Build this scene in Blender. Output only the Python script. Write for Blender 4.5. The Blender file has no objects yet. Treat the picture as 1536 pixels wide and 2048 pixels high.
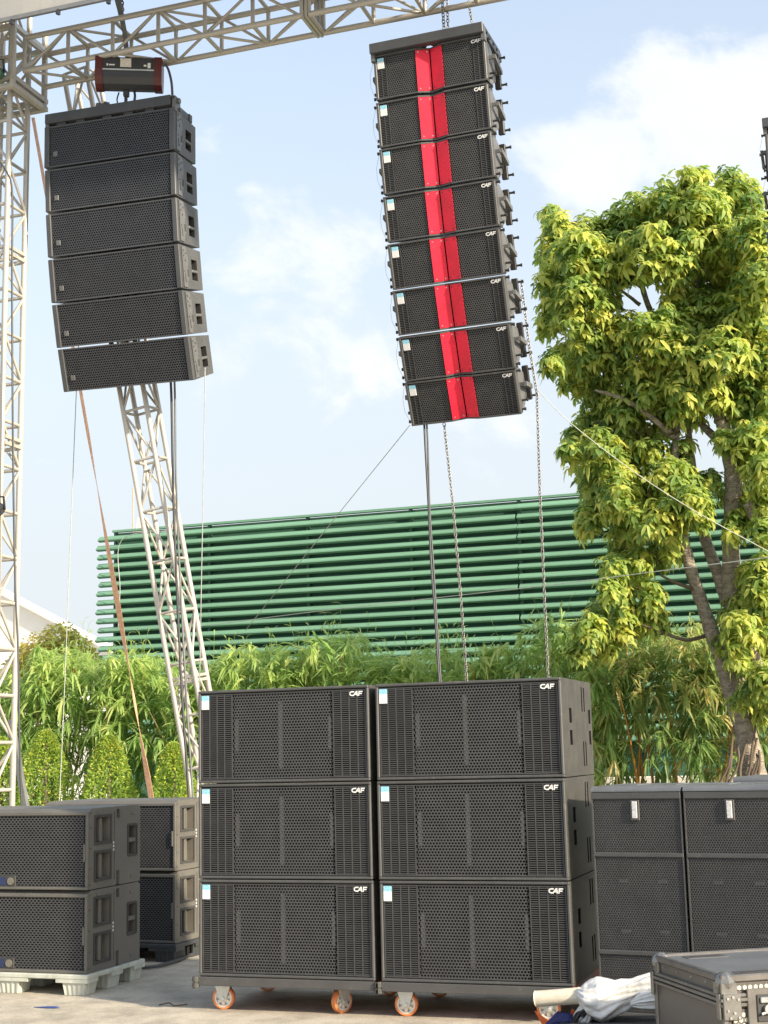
import bpy, math, random
import numpy as np
from mathutils import Vector, Matrix, Quaternion
PI = math.pi
scene = bpy.context.scene
C = scene.collection

# ------------------------------------------------------------------ camera
CAM = Vector((4.188, -8.512, 1.589))
YAW, PITCH, ROLL, FPX = 0.32551, 0.16713, -0.02367, 2850.0
fw = Vector((-math.sin(YAW)*math.cos(PITCH), math.cos(YAW)*math.cos(PITCH), math.sin(PITCH)))
rt = Vector((math.cos(YAW), math.sin(YAW), 0))
up = rt.cross(fw)
r_ = rt*math.cos(ROLL) + up*math.sin(ROLL)
u_ = up*math.cos(ROLL) - rt*math.sin(ROLL)
cd = bpy.data.cameras.new('camera')
cam = bpy.data.objects.new('camera', cd); C.objects.link(cam)
M = Matrix((r_, u_, -fw)).transposed().to_4x4(); M.translation = CAM
cam.matrix_world = M
cd.sensor_fit = 'AUTO'; cd.sensor_width = 36.0; cd.lens = FPX/2048*36.0
cd.clip_start = 0.1; cd.clip_end = 2000
scene.camera = cam

# ------------------------------------------------------------------ sun, sky, exposure
SUN_EL, SUN_AZ = math.radians(23), math.radians(-19)     # azimuth measured from +X towards +Y
sv = Vector((math.cos(SUN_EL)*math.cos(SUN_AZ), math.cos(SUN_EL)*math.sin(SUN_AZ), math.sin(SUN_EL)))
sl = bpy.data.lights.new('sun', 'SUN'); sl.energy = 3.1; sl.angle = math.radians(2.0); sl.color = (1.0, 0.86, 0.66)
so = bpy.data.objects.new('sun', sl); C.objects.link(so)
so.rotation_mode = 'QUATERNION'; so.rotation_quaternion = sv.to_track_quat('Z', 'Y'); so.location = (30, 0, 30)

w = bpy.data.worlds.new('World'); scene.world = w; w.use_nodes = True
nt = w.node_tree; nt.nodes.clear()
def N(t, **k):
    n = nt.nodes.new(t)
    for a, b in k.items(): setattr(n, a, b)
    return n
def LK(a, b): nt.links.new(a, b)
out = N('ShaderNodeOutputWorld'); bg = N('ShaderNodeBackground')
bg.inputs['Strength'].default_value = 0.15
w.cycles.sampling_method = 'MANUAL'; w.cycles.sample_map_resolution = 256
sky = N('ShaderNodeTexSky', sky_type='NISHITA'); sky.sun_disc = False
sky.sun_elevation = SUN_EL; sky.sun_rotation = PI/2 - SUN_AZ
sky.air_density = 1.0; sky.dust_density = 2.2; sky.ozone_density = 0.7
tc = N('ShaderNodeTexCoord')
def dirpx(x, y):
    return (fw + r_*((x-768)/FPX) - u_*((y-1024)/FPX)).normalized()
# clouds: fractal noise cover, thickest round a few cumulus heads
mp = N('ShaderNodeMapping'); mp.inputs['Scale'].default_value = (1, 1, 1.5); mp.inputs['Location'].default_value = (3.1, 7.7, 1.3)
LK(tc.outputs['Generated'], mp.inputs['Vector'])
n1 = N('ShaderNodeTexNoise'); n1.inputs['Scale'].default_value = 9.0; n1.inputs['Detail'].default_value = 6; n1.inputs['Roughness'].default_value = 0.60; n1.inputs['Distortion'].default_value = 0.25
LK(mp.outputs[0], n1.inputs['Vector'])
def math_(op, a, b=None, clamp=False):
    m = N('ShaderNodeMath', operation=op); m.use_clamp = clamp
    for i, v in enumerate((a, b)):
        if v is None: continue
        if isinstance(v, (int, float)): m.inputs[i].default_value = v
        else: LK(v, m.inputs[i])
    return m.outputs[0]
bias = None
for (x, y, r, amp) in ((1400, 330, 420, .26), (1500, 180, 260, .16), (1290, 210, 170, .13), (1150, 320, 220, .17), (650, 580, 280, .16), (700, 490, 130, .07), (1080, 400, 160, .08),
                       (480, 700, 400, .06), (1000, 760, 500, .08), (-400, 700, 400, .15), (2100, 500, 700, .15)):
    d = dirpx(x, y); dp = N('ShaderNodeVectorMath', operation='DISTANCE')
    LK(tc.outputs['Generated'], dp.inputs[0]); dp.inputs[1].default_value = d
    mr = N('ShaderNodeMapRange', interpolation_type='SMOOTHSTEP'); mr.inputs['From Min'].default_value = r/FPX; mr.inputs['From Max'].default_value = 0.0
    mr.inputs['To Min'].default_value = 0; mr.inputs['To Max'].default_value = amp
    LK(dp.outputs['Value'], mr.inputs['Value'])
    bias = mr.outputs[0] if bias is None else math_('ADD', bias, mr.outputs[0])
dens = math_('ADD', n1.outputs['Fac'], bias)
cr = N('ShaderNodeMapRange', interpolation_type='SMOOTHSTEP'); cr.inputs['From Min'].default_value = 0.61; cr.inputs['From Max'].default_value = 0.79
LK(dens, cr.inputs['Value'])
n2 = N('ShaderNodeTexNoise'); n2.inputs['Scale'].default_value = 11; n2.inputs['Detail'].default_value = 3; n2.inputs['Roughness'].default_value = .6
LK(mp.outputs[0], n2.inputs['Vector'])
cc = N('ShaderNodeMix', data_type='RGBA'); cc.inputs[6].default_value = (2.35, 2.55, 2.8, 1); cc.inputs[7].default_value = (3.0, 2.97, 2.88, 1)
LK(n2.outputs['Fac'], cc.inputs[0])
# thin bright haze veil that thickens towards the horizon
sx = N('ShaderNodeSeparateXYZ'); LK(tc.outputs['Generated'], sx.inputs[0])
hz = N('ShaderNodeMapRange', interpolation_type='SMOOTHSTEP'); hz.inputs['From Min'].default_value = 0.62; hz.inputs['From Max'].default_value = 0.08
hz.inputs['To Min'].default_value = 0.42; hz.inputs['To Max'].default_value = 0.97
LK(sx.outputs['Z'], hz.inputs['Value'])
hm = N('ShaderNodeMix', data_type='RGBA'); hm.inputs[7].default_value = (2.12, 2.27, 2.38, 1)
LK(hz.outputs[0], hm.inputs[0]); LK(sky.outputs[0], hm.inputs[6])
cm = N('ShaderNodeMix', data_type='RGBA')
LK(math_('MULTIPLY', cr.outputs[0], 0.9), cm.inputs[0]); LK(hm.outputs[2], cm.inputs[6]); LK(cc.outputs[2], cm.inputs[7])
LK(cm.outputs[2], bg.inputs['Color']); LK(bg.outputs[0], out.inputs['Surface'])
scene.view_settings.view_transform = 'Standard'; scene.view_settings.look = 'None'
scene.view_settings.exposure = 1.35; scene.view_settings.gamma = 1.0
scene.render.film_transparent = False
scene.cycles.max_bounces = 4; scene.cycles.diffuse_bounces = 3; scene.cycles.glossy_bounces = 2; scene.cycles.transmission_bounces = 2; scene.cycles.caustics_reflective = False; scene.cycles.caustics_refractive = False

# ------------------------------------------------------------------ helpers
def at(x, y, Y=None, Z=None, X=None):
    """point of the place seen at photo position (x, y) on the plane Y=, Z= or X="""
    d = fw + r_*((x-768)/FPX) - u_*((y-1024)/FPX)
    s = (Y-CAM.y)/d.y if Y is not None else (Z-CAM.z)/d.z if Z is not None else (X-CAM.x)/d.x
    return CAM + d*s
def V(*a): return Vector(a)

class MB:
    """collects faces; build() links ONE mesh object"""
    def __init__(s): s.v = []; s.f = []; s.m = []; s.cur = 0; s.attr = None
    def face(s, *pts):
        n = len(s.v); s.v.extend([tuple(p) for p in pts]); s.f.append(tuple(range(n, n+len(pts)))); s.m.append(s.cur)
    def add(s, vs, fs):
        n = len(s.v); s.v.extend([tuple(p) for p in vs])
        for f in fs: s.f.append(tuple(i+n for i in f)); s.m.append(s.cur)
    def box(s, x0, x1, y0, y1, z0, z1, skip=''):
        P = [(x0,y0,z0),(x1,y0,z0),(x1,y1,z0),(x0,y1,z0),(x0,y0,z1),(x1,y0,z1),(x1,y1,z1),(x0,y1,z1)]
        F = {'b':(0,3,2,1),'t':(4,5,6,7),'f':(0,1,5,4),'k':(2,3,7,6),'l':(3,0,4,7),'r':(1,2,6,5)}
        s.add(P, [F[k] for k in F if k not in skip])
    def hexa(s, P):
        s.add(P, [(0,3,2,1),(4,5,6,7),(0,1,5,4),(2,3,7,6),(3,0,4,7),(1,2,6,5)])
    def bbox(s, x0, x1, y0, y1, z0, z1, b):
        """box with chamfered edges"""
        xs, ys, zs = (x0,x1), (y0,y1), (z0,z1); sg = (1,-1)
        idx = {}; vs = []
        for i in (0,1):
            for j in (0,1):
                for k in (0,1):
                    for a in range(3):
                        p = [xs[i], ys[j], zs[k]]
                        for q, t in enumerate((i,j,k)):
                            if q != a: p[q] += b*sg[t]
                        idx[(i,j,k,a)] = len(vs); vs.append(tuple(p))
        fs = []
        cyc = ((0,0),(1,0),(1,1),(0,1))
        for a in range(3):
            for e in (0,1):
                f = []
                for (p, q) in cyc:
                    t = [0,0,0]; o = [x for x in range(3) if x != a]
                    t[a] = e; t[o[0]] = p; t[o[1]] = q; f.append(idx[(*t, a)])
                flip = (e == 0) ^ (a == 1)
                fs.append(tuple(reversed(f)) if flip else tuple(f))
        for a in range(3):                       # edge chamfers
            o = [x for x in range(3) if x != a]
            for p in (0,1):
                for q in (0,1):
                    t0 = [0,0,0]; t1 = [0,0,0]; t0[a] = 0; t1[a] = 1
                    for t in (t0, t1): t[o[0]] = p; t[o[1]] = q
                    fs.append((idx[(*t0,o[0])], idx[(*t1,o[0])], idx[(*t1,o[1])], idx[(*t0,o[1])]))
        for i in (0,1):
            for j in (0,1):
                for k in (0,1): fs.append((idx[(i,j,k,0)], idx[(i,j,k,1)], idx[(i,j,k,2)]))
        s.add(vs, fs)
    def tube(s, pts, rad, n=8, cap=True):
        pts = [Vector(p) for p in pts]; L = len(pts)
        rr = rad if isinstance(rad, (list, tuple)) else [rad]*L
        t0 = (pts[1]-pts[0]).normalized(); a = t0.orthogonal().normalized(); vs = []
        for i, p in enumerate(pts):
            t = (pts[min(i+1,L-1)]-pts[max(i-1,0)]).normalized()
            a = (a - t*a.dot(t)); a = a.normalized() if a.length > 1e-6 else t.orthogonal().normalized()
            b = t.cross(a)
            for k in range(n):
                c = 2*PI*k/n; vs.append(p + (a*math.cos(c)+b*math.sin(c))*rr[i])
        fs = [(i*n+k, i*n+(k+1)%n, (i+1)*n+(k+1)%n, (i+1)*n+k) for i in range(L-1) for k in range(n)]
        if cap: fs += [tuple(reversed(range(n))), tuple(range((L-1)*n, L*n))]
        s.add(vs, fs)
    def bar(s, p, q, wdt, hgt, upv=(0,0,1)):
        p, q = Vector(p), Vector(q); t = (q-p).normalized(); a = t.cross(Vector(upv))
        if a.length < 1e-4: a = t.orthogonal()
        a = a.normalized()*wdt/2; b = a.cross(t).normalized()*hgt/2
        s.hexa([p-a-b, p+a-b, q+a-b, q-a-b, p-a+b, p+a+b, q+a+b, q-a+b])
    def prism(s, poly, axis, a, b):
        """extrude a 2D polygon along axis (0,1,2) from a to b"""
        def P(u, v, t):
            return {0:(t,u,v), 1:(u,t,v), 2:(u,v,t)}[axis]
        n = len(poly)
        vs = [P(u,v,a) for u,v in poly] + [P(u,v,b) for u,v in poly]
        fs = [tuple(range(n)), tuple(range(2*n-1, n-1, -1))] + [(i, i+n, (i+1)%n+n, (i+1)%n) for i in range(n)]
        s.add(vs, fs)
    def panel(s, o, du, dv, U, Vv, holes, nrm, mo=0, mi=None):
        """flat panel with recessed pockets; holes: (u0,u1,v0,v1,depth)"""
        o, du, dv, nrm = map(Vector, (o, du, dv, nrm))
        us = sorted({0, U, *[h[0] for h in holes], *[h[1] for h in holes]})
        vs = sorted({0, Vv, *[h[2] for h in holes], *[h[3] for h in holes]})
        P = lambda u, v, d=0: o + du*u + dv*v - nrm*d
        for i in range(len(us)-1):
            for j in range(len(vs)-1):
                cu, cv = (us[i]+us[i+1])/2, (vs[j]+vs[j+1])/2
                if any(h[0] < cu < h[1] and h[2] < cv < h[3] for h in holes): continue
                s.cur = mo; s.face(P(us[i],vs[j]), P(us[i+1],vs[j]), P(us[i+1],vs[j+1]), P(us[i],vs[j+1]))
        for h in holes:
            s.cur = mi if mi is not None else mo
            a, b, c, e, d = h[:5]
            s.face(P(a,c,d), P(b,c,d), P(b,e,d), P(a,e,d))
            for p, q in (((a,c),(b,c)), ((b,c),(b,e)), ((b,e),(a,e)), ((a,e),(a,c))):
                s.face(P(*p), P(*q), P(*q,d), P(*p,d))
        s.cur = 0
    def hexplate(s, x0, x1, z0, z1, y, pitch, k=0.72, rowk=0.866, thick=0.002):
        """perforated sheet with real hexagonal holes, facing -Y"""
        nx = max(1, int(round((x1-x0)/pitch))); px = (x1-x0)/(nx+.5)
        rh = pitch*rowk; nz = max(1, int(round((z1-z0)/rh))); rh = (z1-z0)/nz
        for j in range(nz):
            zc = z0 + (j+.5)*rh
            for i in range(nx):
                xc = x0 + (i+.5+(.5 if j % 2 else 0))*px
                hw, hh = px/2, rh/2
                O = [(-hw,-hh),(0,-hh),(hw,-hh),(hw,hh),(0,hh),(-hw,hh)]
                I = [(-hw*k,-hh*k*.55),(0,-hh*k*1.12),(hw*k,-hh*k*.55),(hw*k,hh*k*.55),(0,hh*k*1.12),(-hw*k,hh*k*.55)]
                vs = [(xc+a, y, zc+b) for a, b in O] + [(xc+a, y+.001, zc+b) for a, b in I]
                s.add(vs, [(q, (q+1)%6, (q+1)%6+6, q+6) for q in range(6)])
    def logo(s, x, z, y, h):
        """three wide capital letters in relief, left-bottom corner at x,z"""
        S = []
        Cc = [(1.0,.86),(.5,.86),(.22,.74),(.13,.5),(.22,.26),(.5,.14),(.95,.14)]
        S += [(Cc[i], Cc[i+1]) for i in range(6)]
        S += [((.85,.06),(1.55,.93)), ((1.62,.93),(1.72,.06)), ((1.2,.36),(1.7,.36)), ((2.02,.06),(2.12,.95)), ((2.08,.86),(2.8,.86)), ((2.06,.47),(2.65,.47))]
        for i, (a, b) in enumerate(S):
            th = .26 if i in (0,5) else .24
            A = Vector((a[0],0,a[1])); B = Vector((b[0],0,b[1])); t = (B-A).normalized()*.05; n = Vector((-t.z,0,t.x)).normalized()*th/2
            yy = y - .0004*i*.5
            P = [A-t-n, B+t-n, B+t+n, A-t+n]
            s.face(*[(x+p.x*h, yy, z+p.z*h) for p in P])
    def mesh(s, name, mats, smooth=False):
        me = bpy.data.meshes.new(name); me.from_pydata(s.v, [], s.f)
        for m_ in (mats if isinstance(mats, (list, tuple)) else [mats]): me.materials.append(m_)
        me.polygons.foreach_set('material_index', s.m)
        if smooth: me.polygons.foreach_set('use_smooth', [True]*len(s.f))
        if s.attr is not None:
            at_ = me.attributes.new('tint', 'FLOAT', 'FACE'); at_.data.foreach_set('value', s.attr)
        me.update(); return me
    def build(s, name, mats, parent=None, smooth=False, **tags):
        o = bpy.data.objects.new(name, s.mesh(name, mats, smooth)); C.objects.link(o)
        if parent: o.parent = parent
        tag(o, **tags); return o

def tag(o, label=None, cat=None, group=None, kind=None):
    if label: o['label'] = label
    if cat: o['category'] = cat
    if group: o['group'] = group
    if kind: o['kind'] = kind
    return o
def thing(name, loc, rot=(0,0,0), **t):
    o = bpy.data.objects.new(name, None); C.objects.link(o); o.location = loc; o.rotation_euler = rot
    o.empty_display_size = .1
    return tag(o, **t)
def inst(name, me, parent=None, loc=(0,0,0), rot=(0,0,0), scale=(1,1,1), **t):
    o = bpy.data.objects.new(name, me); C.objects.link(o); o.location = loc; o.rotation_euler = rot; o.scale = scale
    if parent: o.parent = parent
    return tag(o, **t)
def copy_tree(o, parent=None):
    c = o.copy(); C.objects.link(c); c.parent = parent
    for ch in list(o.children): copy_tree(ch, c)
    return c

# ------------------------------------------------------------------ materials
def mat(name, col, rough=.5, metal=0., var=.12, scale=12., bump=0., bscale=60., col2=None, spec=.5, wear=None, stretch=None):
    m = bpy.data.materials.new(name); m.use_nodes = True; t = m.node_tree; b = t.nodes['Principled BSDF']
    co = t.nodes.new('ShaderNodeTexCoord'); oi = t.nodes.new('ShaderNodeObjectInfo'); av = t.nodes.new('ShaderNodeVectorMath'); av.operation = 'MULTIPLY_ADD'
    av.inputs[1].default_value = (1,1,1); t.links.new(co.outputs['Object'], av.inputs[0])
    sc_ = t.nodes.new('ShaderNodeVectorMath'); sc_.operation = 'SCALE'; sc_.inputs['Scale'].default_value = 3.7; t.links.new(oi.outputs['Location'], sc_.inputs[0]); t.links.new(sc_.outputs[0], av.inputs[2])
    src = av.outputs[0]
    if stretch:
        mpn = t.nodes.new('ShaderNodeMapping'); mpn.inputs['Scale'].default_value = stretch
        t.links.new(src, mpn.inputs['Vector']); src = mpn.outputs[0]
    nz = t.nodes.new('ShaderNodeTexNoise'); nz.inputs['Scale'].default_value = scale; nz.inputs['Detail'].default_value = 3; nz.inputs['Roughness'].default_value = .62
    t.links.new(src, nz.inputs['Vector'])
    mx = t.nodes.new('ShaderNodeMix'); mx.data_type = 'RGBA'
    c2 = col2 or tuple(min(1, c*(1+var)) for c in col); c1 = col if col2 else tuple(c*(1-var) for c in col)
    mx.inputs[6].default_value = (*c1, 1); mx.inputs[7].default_value = (*c2, 1)
    ra = t.nodes.new('ShaderNodeMapRange'); ra.inputs['From Min'].default_value = .32; ra.inputs['From Max'].default_value = .68
    t.links.new(nz.outputs['Fac'], ra.inputs['Value']); t.links.new(ra.outputs[0], mx.inputs[0])
    cout = mx.outputs[2]
    if wear:                                    # (colour, amount) scuffs
        n3 = t.nodes.new('ShaderNodeTexNoise'); n3.inputs['Scale'].default_value = scale*2.3; n3.inputs['Detail'].default_value = 4; n3.inputs['Roughness'].default_value = .75
        t.links.new(src, n3.inputs['Vector'])
        r3 = t.nodes.new('ShaderNodeMapRange'); r3.inputs['From Min'].default_value = .6; r3.inputs['From Max'].default_value = .72; r3.inputs['To Max'].default_value = wear[1]
        t.links.new(n3.outputs['Fac'], r3.inputs['Value'])
        m3 = t.nodes.new('ShaderNodeMix'); m3.data_type = 'RGBA'; m3.inputs[7].default_value = (*wear[0], 1)
        t.links.new(r3.outputs[0], m3.inputs[0]); t.links.new(cout, m3.inputs[6]); cout = m3.outputs[2]
    t.links.new(cout, b.inputs['Base Color'])
    rr = t.nodes.new('ShaderNodeMapRange'); rr.inputs['To Min'].default_value = max(.03, rough-.08); rr.inputs['To Max'].default_value = min(1, rough+.08)
    t.links.new(nz.outputs['Fac'], rr.inputs['Value']); t.links.new(rr.outputs[0], b.inputs['Roughness'])
    b.inputs['Metallic'].default_value = metal; b.inputs['Specular IOR Level'].default_value = spec
    if bump:
        bn = t.nodes.new('ShaderNodeTexNoise'); bn.inputs['Scale'].default_value = bscale; bn.inputs['Detail'].default_value = 2
        t.links.new(src, bn.inputs['Vector'])
        bp = t.nodes.new('ShaderNodeBump'); bp.inputs['Strength'].default_value = bump; bp.inputs['Distance'].default_value = .05 if name == 'tree_bark' else .01
        t.links.new(bn.outputs['Fac'], bp.inputs['Height']); t.links.new(bp.outputs[0], b.inputs['Normal'])
    return m
def leafmat(name, stops, trans=.35, rough=.45, noise=True):
    """leaf colour runs over stops by the per-leaf tint"""
    m = bpy.data.materials.new(name); m.use_nodes = True; t = m.node_tree; b = t.nodes['Principled BSDF']; o = t.nodes['Material Output']
    a = t.nodes.new('ShaderNodeAttribute'); a.attribute_name = 'tint'
    oi = t.nodes.new('ShaderNodeTexCoord'); nz = t.nodes.new('ShaderNodeTexNoise'); nz.inputs['Scale'].default_value = 1.3; nz.inputs['Detail'].default_value = 3
    t.links.new(oi.outputs['Object'], nz.inputs['Vector'])
    ad = t.nodes.new('ShaderNodeMath'); ad.operation = 'MULTIPLY_ADD'; ad.inputs[1].default_value = .5; ad.inputs[2].default_value = -.25
    t.links.new(nz.outputs['Fac'], ad.inputs[0])
    a2 = t.nodes.new('ShaderNodeMath'); a2.operation = 'ADD'; t.links.new(a.outputs['Fac'], a2.inputs[0]); t.links.new(ad.outputs[0], a2.inputs[1])
    cr = t.nodes.new('ShaderNodeValToRGB'); e = cr.color_ramp.elements
    for i, (p, c) in enumerate(stops):
        q = e[i] if i < 2 else e.new(p); q.position = p; q.color = (*c, 1)
    t.links.new(a2.outputs[0], cr.inputs[0]); t.links.new(cr.outputs[0], b.inputs['Base Color']); b.inputs['Roughness'].default_value = rough
    tr = t.nodes.new('ShaderNodeBsdfTranslucent'); hs = t.nodes.new('ShaderNodeHueSaturation'); hs.inputs['Value'].default_value = 1.35; hs.inputs['Hue'].default_value = .497
    t.links.new(cr.outputs[0], hs.inputs['Color']); t.links.new(hs.outputs[0], tr.inputs['Color'])
    mx = t.nodes.new('ShaderNodeMixShader'); mx.inputs[0].default_value = trans
    t.links.new(b.outputs[0], mx.inputs[1]); t.links.new(tr.outputs[0], mx.inputs[2]); t.links.new(mx.outputs[0], o.inputs['Surface'])
    return m
BLK = (.060, .060, .060)
M_cab   = mat('cabinet_black_paint', (.060,.058,.054), .55, scale=7, var=.2, bump=.25, bscale=260, wear=((.13,.125,.115), .45))
M_frm   = mat('frame_black_paint', (.080,.080,.079), .45, scale=6, wear=((.20,.195,.185), .35))
M_grl   = mat('steel_grille_black', (.064,.065,.066), .5, metal=.1, scale=9)
M_grl2  = mat('steel_grille_dark', (.050,.054,.062), .42, metal=.15, scale=9)
M_shade  = mat('pocket_shade_black', (.008,.008,.009), .9)
M_foam  = mat('dark_foam', (.005,.005,.005), .95)
M_brace = mat('inner_brace', (.09,.089,.087), .6)
M_arrb  = mat('array_plastic_grey', (.085,.087,.088), .5, bump=.2, bscale=300, scale=5)
M_arrc  = mat('array_cheek', (.072,.075,.08), .45, scale=5)
M_steel = mat('rig_steel_grey', (.15,.152,.152), .45, metal=.2, scale=20, wear=((.06,.06,.06), .6))
M_rigb  = mat('rig_black', (.035,.035,.037), .45, scale=16)
M_flyb  = mat('fly_beam_grey', (.062,.065,.07), .45, scale=5, wear=((.13,.13,.13), .35))
M_red   = mat('red_lacquer', (.80,.012,.045), .45, scale=5, var=.14, wear=((.62,.05,.07), .5))
M_logo  = mat('logo_white', (.80,.80,.78), .4, var=.03)
M_screw = mat('screw_steel', (.55,.55,.55), .3, metal=.8)
M_alu   = mat('truss_cream_paint', (.51,.485,.43), .42, metal=.2, scale=3.2, var=.10, wear=((.42,.27,.15), .65))
M_chain = mat('chain_steel', (.26,.25,.235), .38, metal=.7, scale=40, wear=((.25,.13,.06), .5))
M_green = mat('louvre_green', (.165,.335,.225), .85, scale=1.2, var=.10, stretch=(.25,1,1), wear=((.22,.38,.30), .4))
M_greenp= mat('post_green', (.05,.14,.095), .6, scale=2)
M_greenw= mat('wall_dark_green', (.045,.135,.095), .85, scale=2)
M_white = mat('white_wall', (.88,.86,.79), .7, scale=.6, var=.05)
M_strap = mat('orange_webbing', (.80,.47,.29), .7, scale=30, var=.2, bump=.5, bscale=200)
M_rope  = mat('pale_rope', (.45,.48,.42), .7, scale=40, var=.2)
M_wire  = mat('thin_wire', (.45,.46,.45), .5, metal=.3)
M_cable = mat('rubber_cable', (.055,.06,.065), .45, scale=8)
M_cabl2 = mat('grey_cable', (.16,.17,.17), .5, scale=8)
M_pall  = mat('pale_plastic_pallet', (.52,.54,.47), .6, scale=5, var=.12, wear=((.30,.30,.26), .6), stretch=(3,3,.4))
M_pald  = mat('dark_plastic_pallet', (.045,.05,.055), .55, scale=6)
M_tyre  = mat('orange_polyurethane', (.80,.27,.09), .45, scale=20)
M_rim   = mat('cast_rim', (.85,.80,.72), .45, metal=.25, scale=15)
M_zinc  = mat('zinc_fork', (.66,.70,.68), .35, metal=.5, scale=12)
M_rub   = mat('rubber_bumper', (.075,.073,.068), .65, scale=30, wear=((.2,.19,.17), .5))
M_ply   = mat('red_plywood', (.26,.055,.04), .5, scale=7, var=.2)
M_grey2 = mat('moulded_grey_side', (.13,.124,.11), .55, scale=4, bump=.15, bscale=220, wear=((.16,.15,.135), .25))
M_grey3 = mat('moulded_grey_inner', (.19,.175,.15), .6, scale=4)
M_pocket= mat('pocket_dark', (.05,.05,.048), .7)
M_cap   = mat('cab_top_grey', (.13,.138,.148), .5, scale=5, wear=((.25,.25,.25), .4))
M_badge = mat('badge_silver', (.72,.72,.70), .35, metal=.3, scale=90, var=.25)
M_blue  = mat('badge_blue', (.02,.035,.10), .4)
M_tape  = mat('blue_tape', (.05,.09,.30), .5)
M_case  = mat('case_laminate', (.12,.108,.095), .42, scale=3, var=.12, wear=((.24,.23,.21), .35))
M_edge  = mat('case_edge_aluminium', (.20,.19,.175), .36, metal=.55, scale=14, wear=((.45,.43,.40), .5))
M_ball  = mat('case_corner_steel', (.26,.255,.24), .3, metal=.7, scale=18, wear=((.5,.48,.45), .6))
M_hex   = mat('hex_print', (.60,.56,.46), .5, scale=20, var=.1)
M_hexbg = mat('hex_panel', (.10,.095,.085), .5)
M_plas  = mat('white_plastic_wrap', (.66,.655,.63), .38, scale=14, var=.10, bump=.5, bscale=30)
M_roll  = mat('cream_roll', (.66,.60,.48), .5, scale=30, var=.08)
M_orng  = mat('orange_vinyl', (.85,.16,.03), .5, scale=10)
M_navy  = mat('navy_cloth', (.025,.03,.12), .8, scale=20, bump=.5)
M_can   = mat('canopy_fabric', (.36,.355,.335), .75, scale=2.5, var=.06, bump=.2, bscale=400)
M_hem   = mat('canopy_hem', (.17,.18,.19), .7)
M_hoist = mat('hoist_body', (.05,.052,.056), .38, scale=6)
M_hoire = mat('hoist_end_red', (.11,.022,.02), .42, scale=10)
M_hoilb = mat('hoist_label', (.72,.68,.60), .6, scale=70, var=.25)
M_bark  = mat('tree_bark', (.22,.185,.145), .85, scale=9, col2=(.42,.37,.30), bump=1., bscale=16, stretch=(1,1,2.6), wear=((.48,.24,.10), .35))
M_barkd = mat('twig_bark', (.13,.10,.07), .85, scale=12, bump=.5)
M_culm  = mat('bamboo_culm', (.55,.26,.045), .4, scale=5, var=.25, stretch=(1,1,.3))
M_culmg = mat('bamboo_culm_green', (.24,.20,.06), .5, scale=5, var=.25)
M_soil  = mat('planting_soil', (.10,.075,.05), .95, scale=8, bump=.8)
M_leaf  = leafmat('broad_leaf', [(0,(.11,.21,.06)), (1,(.66,.66,.15)), (.38,(.28,.41,.095)), (.70,(.48,.57,.14))], .48, .55)
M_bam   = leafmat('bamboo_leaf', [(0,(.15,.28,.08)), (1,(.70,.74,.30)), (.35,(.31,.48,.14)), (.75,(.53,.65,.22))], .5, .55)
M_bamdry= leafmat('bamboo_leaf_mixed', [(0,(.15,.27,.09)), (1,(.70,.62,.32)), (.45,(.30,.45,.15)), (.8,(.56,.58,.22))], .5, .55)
M_topi  = leafmat('topiary_leaf', [(0,(.12,.23,.04)), (1,(.75,.58,.12)), (.45,(.32,.47,.08)), (.85,(.58,.64,.12))], .45, .5)
M_yel   = leafmat('yellowing_leaf', [(0,(.12,.19,.05)), (1,(.72,.58,.14)), (.5,(.36,.40,.10)), (.8,(.60,.54,.12))], .45, .5)

def ground_mat():
    m = mat('concrete_yard', (.50,.45,.36), .85, scale=.9, col2=(.60,.54,.44), bump=.5, bscale=140)
    t = m.node_tree; b = t.nodes['Principled BSDF']; l = b.inputs['Base Color'].links[0]; src = l.from_socket
    co = t.nodes.new('ShaderNodeTexCoord'); nz = t.nodes.new('ShaderNodeTexNoise'); nz.inputs['Scale'].default_value = 95; nz.inputs['Detail'].default_value = 5; nz.inputs['Roughness'].default_value = .8
    t.links.new(co.outputs['Object'], nz.inputs['Vector'])
    r = t.nodes.new('ShaderNodeMapRange'); r.inputs['From Min'].default_value = .3; r.inputs['From Max'].default_value = .7; r.inputs['To Min'].default_value = .55; r.inputs['To Max'].default_value = 1.36
    t.links.new(nz.outputs['Fac'], r.inputs['Value'])
    n4 = t.nodes.new('ShaderNodeTexNoise'); n4.inputs['Scale'].default_value = 3.2; n4.inputs['Detail'].default_value = 6; n4.inputs['Roughness'].default_value = .68
    t.links.new(co.outputs['Object'], n4.inputs['Vector'])
    r4 = t.nodes.new('ShaderNodeMapRange'); r4.inputs['From Min'].default_value = .38; r4.inputs['From Max'].default_value = .58; r4.inputs['To Min'].default_value = .72; r4.inputs['To Max'].default_value = 1.06
    t.links.new(n4.outputs['Fac'], r4.inputs['Value'])
    mm = t.nodes.new('ShaderNodeMath'); mm.operation = 'MULTIPLY'; t.links.new(r.outputs[0], mm.inputs[0]); t.links.new(r4.outputs[0], mm.inputs[1])
    mu = t.nodes.new('ShaderNodeVectorMath'); mu.operation = 'SCALE'; t.links.new(src, mu.inputs[0]); t.links.new(mm.outputs[0], mu.inputs['Scale'])
    t.links.new(mu.outputs[0], b.inputs['Base Color']); return m
M_ground = ground_mat()

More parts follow.
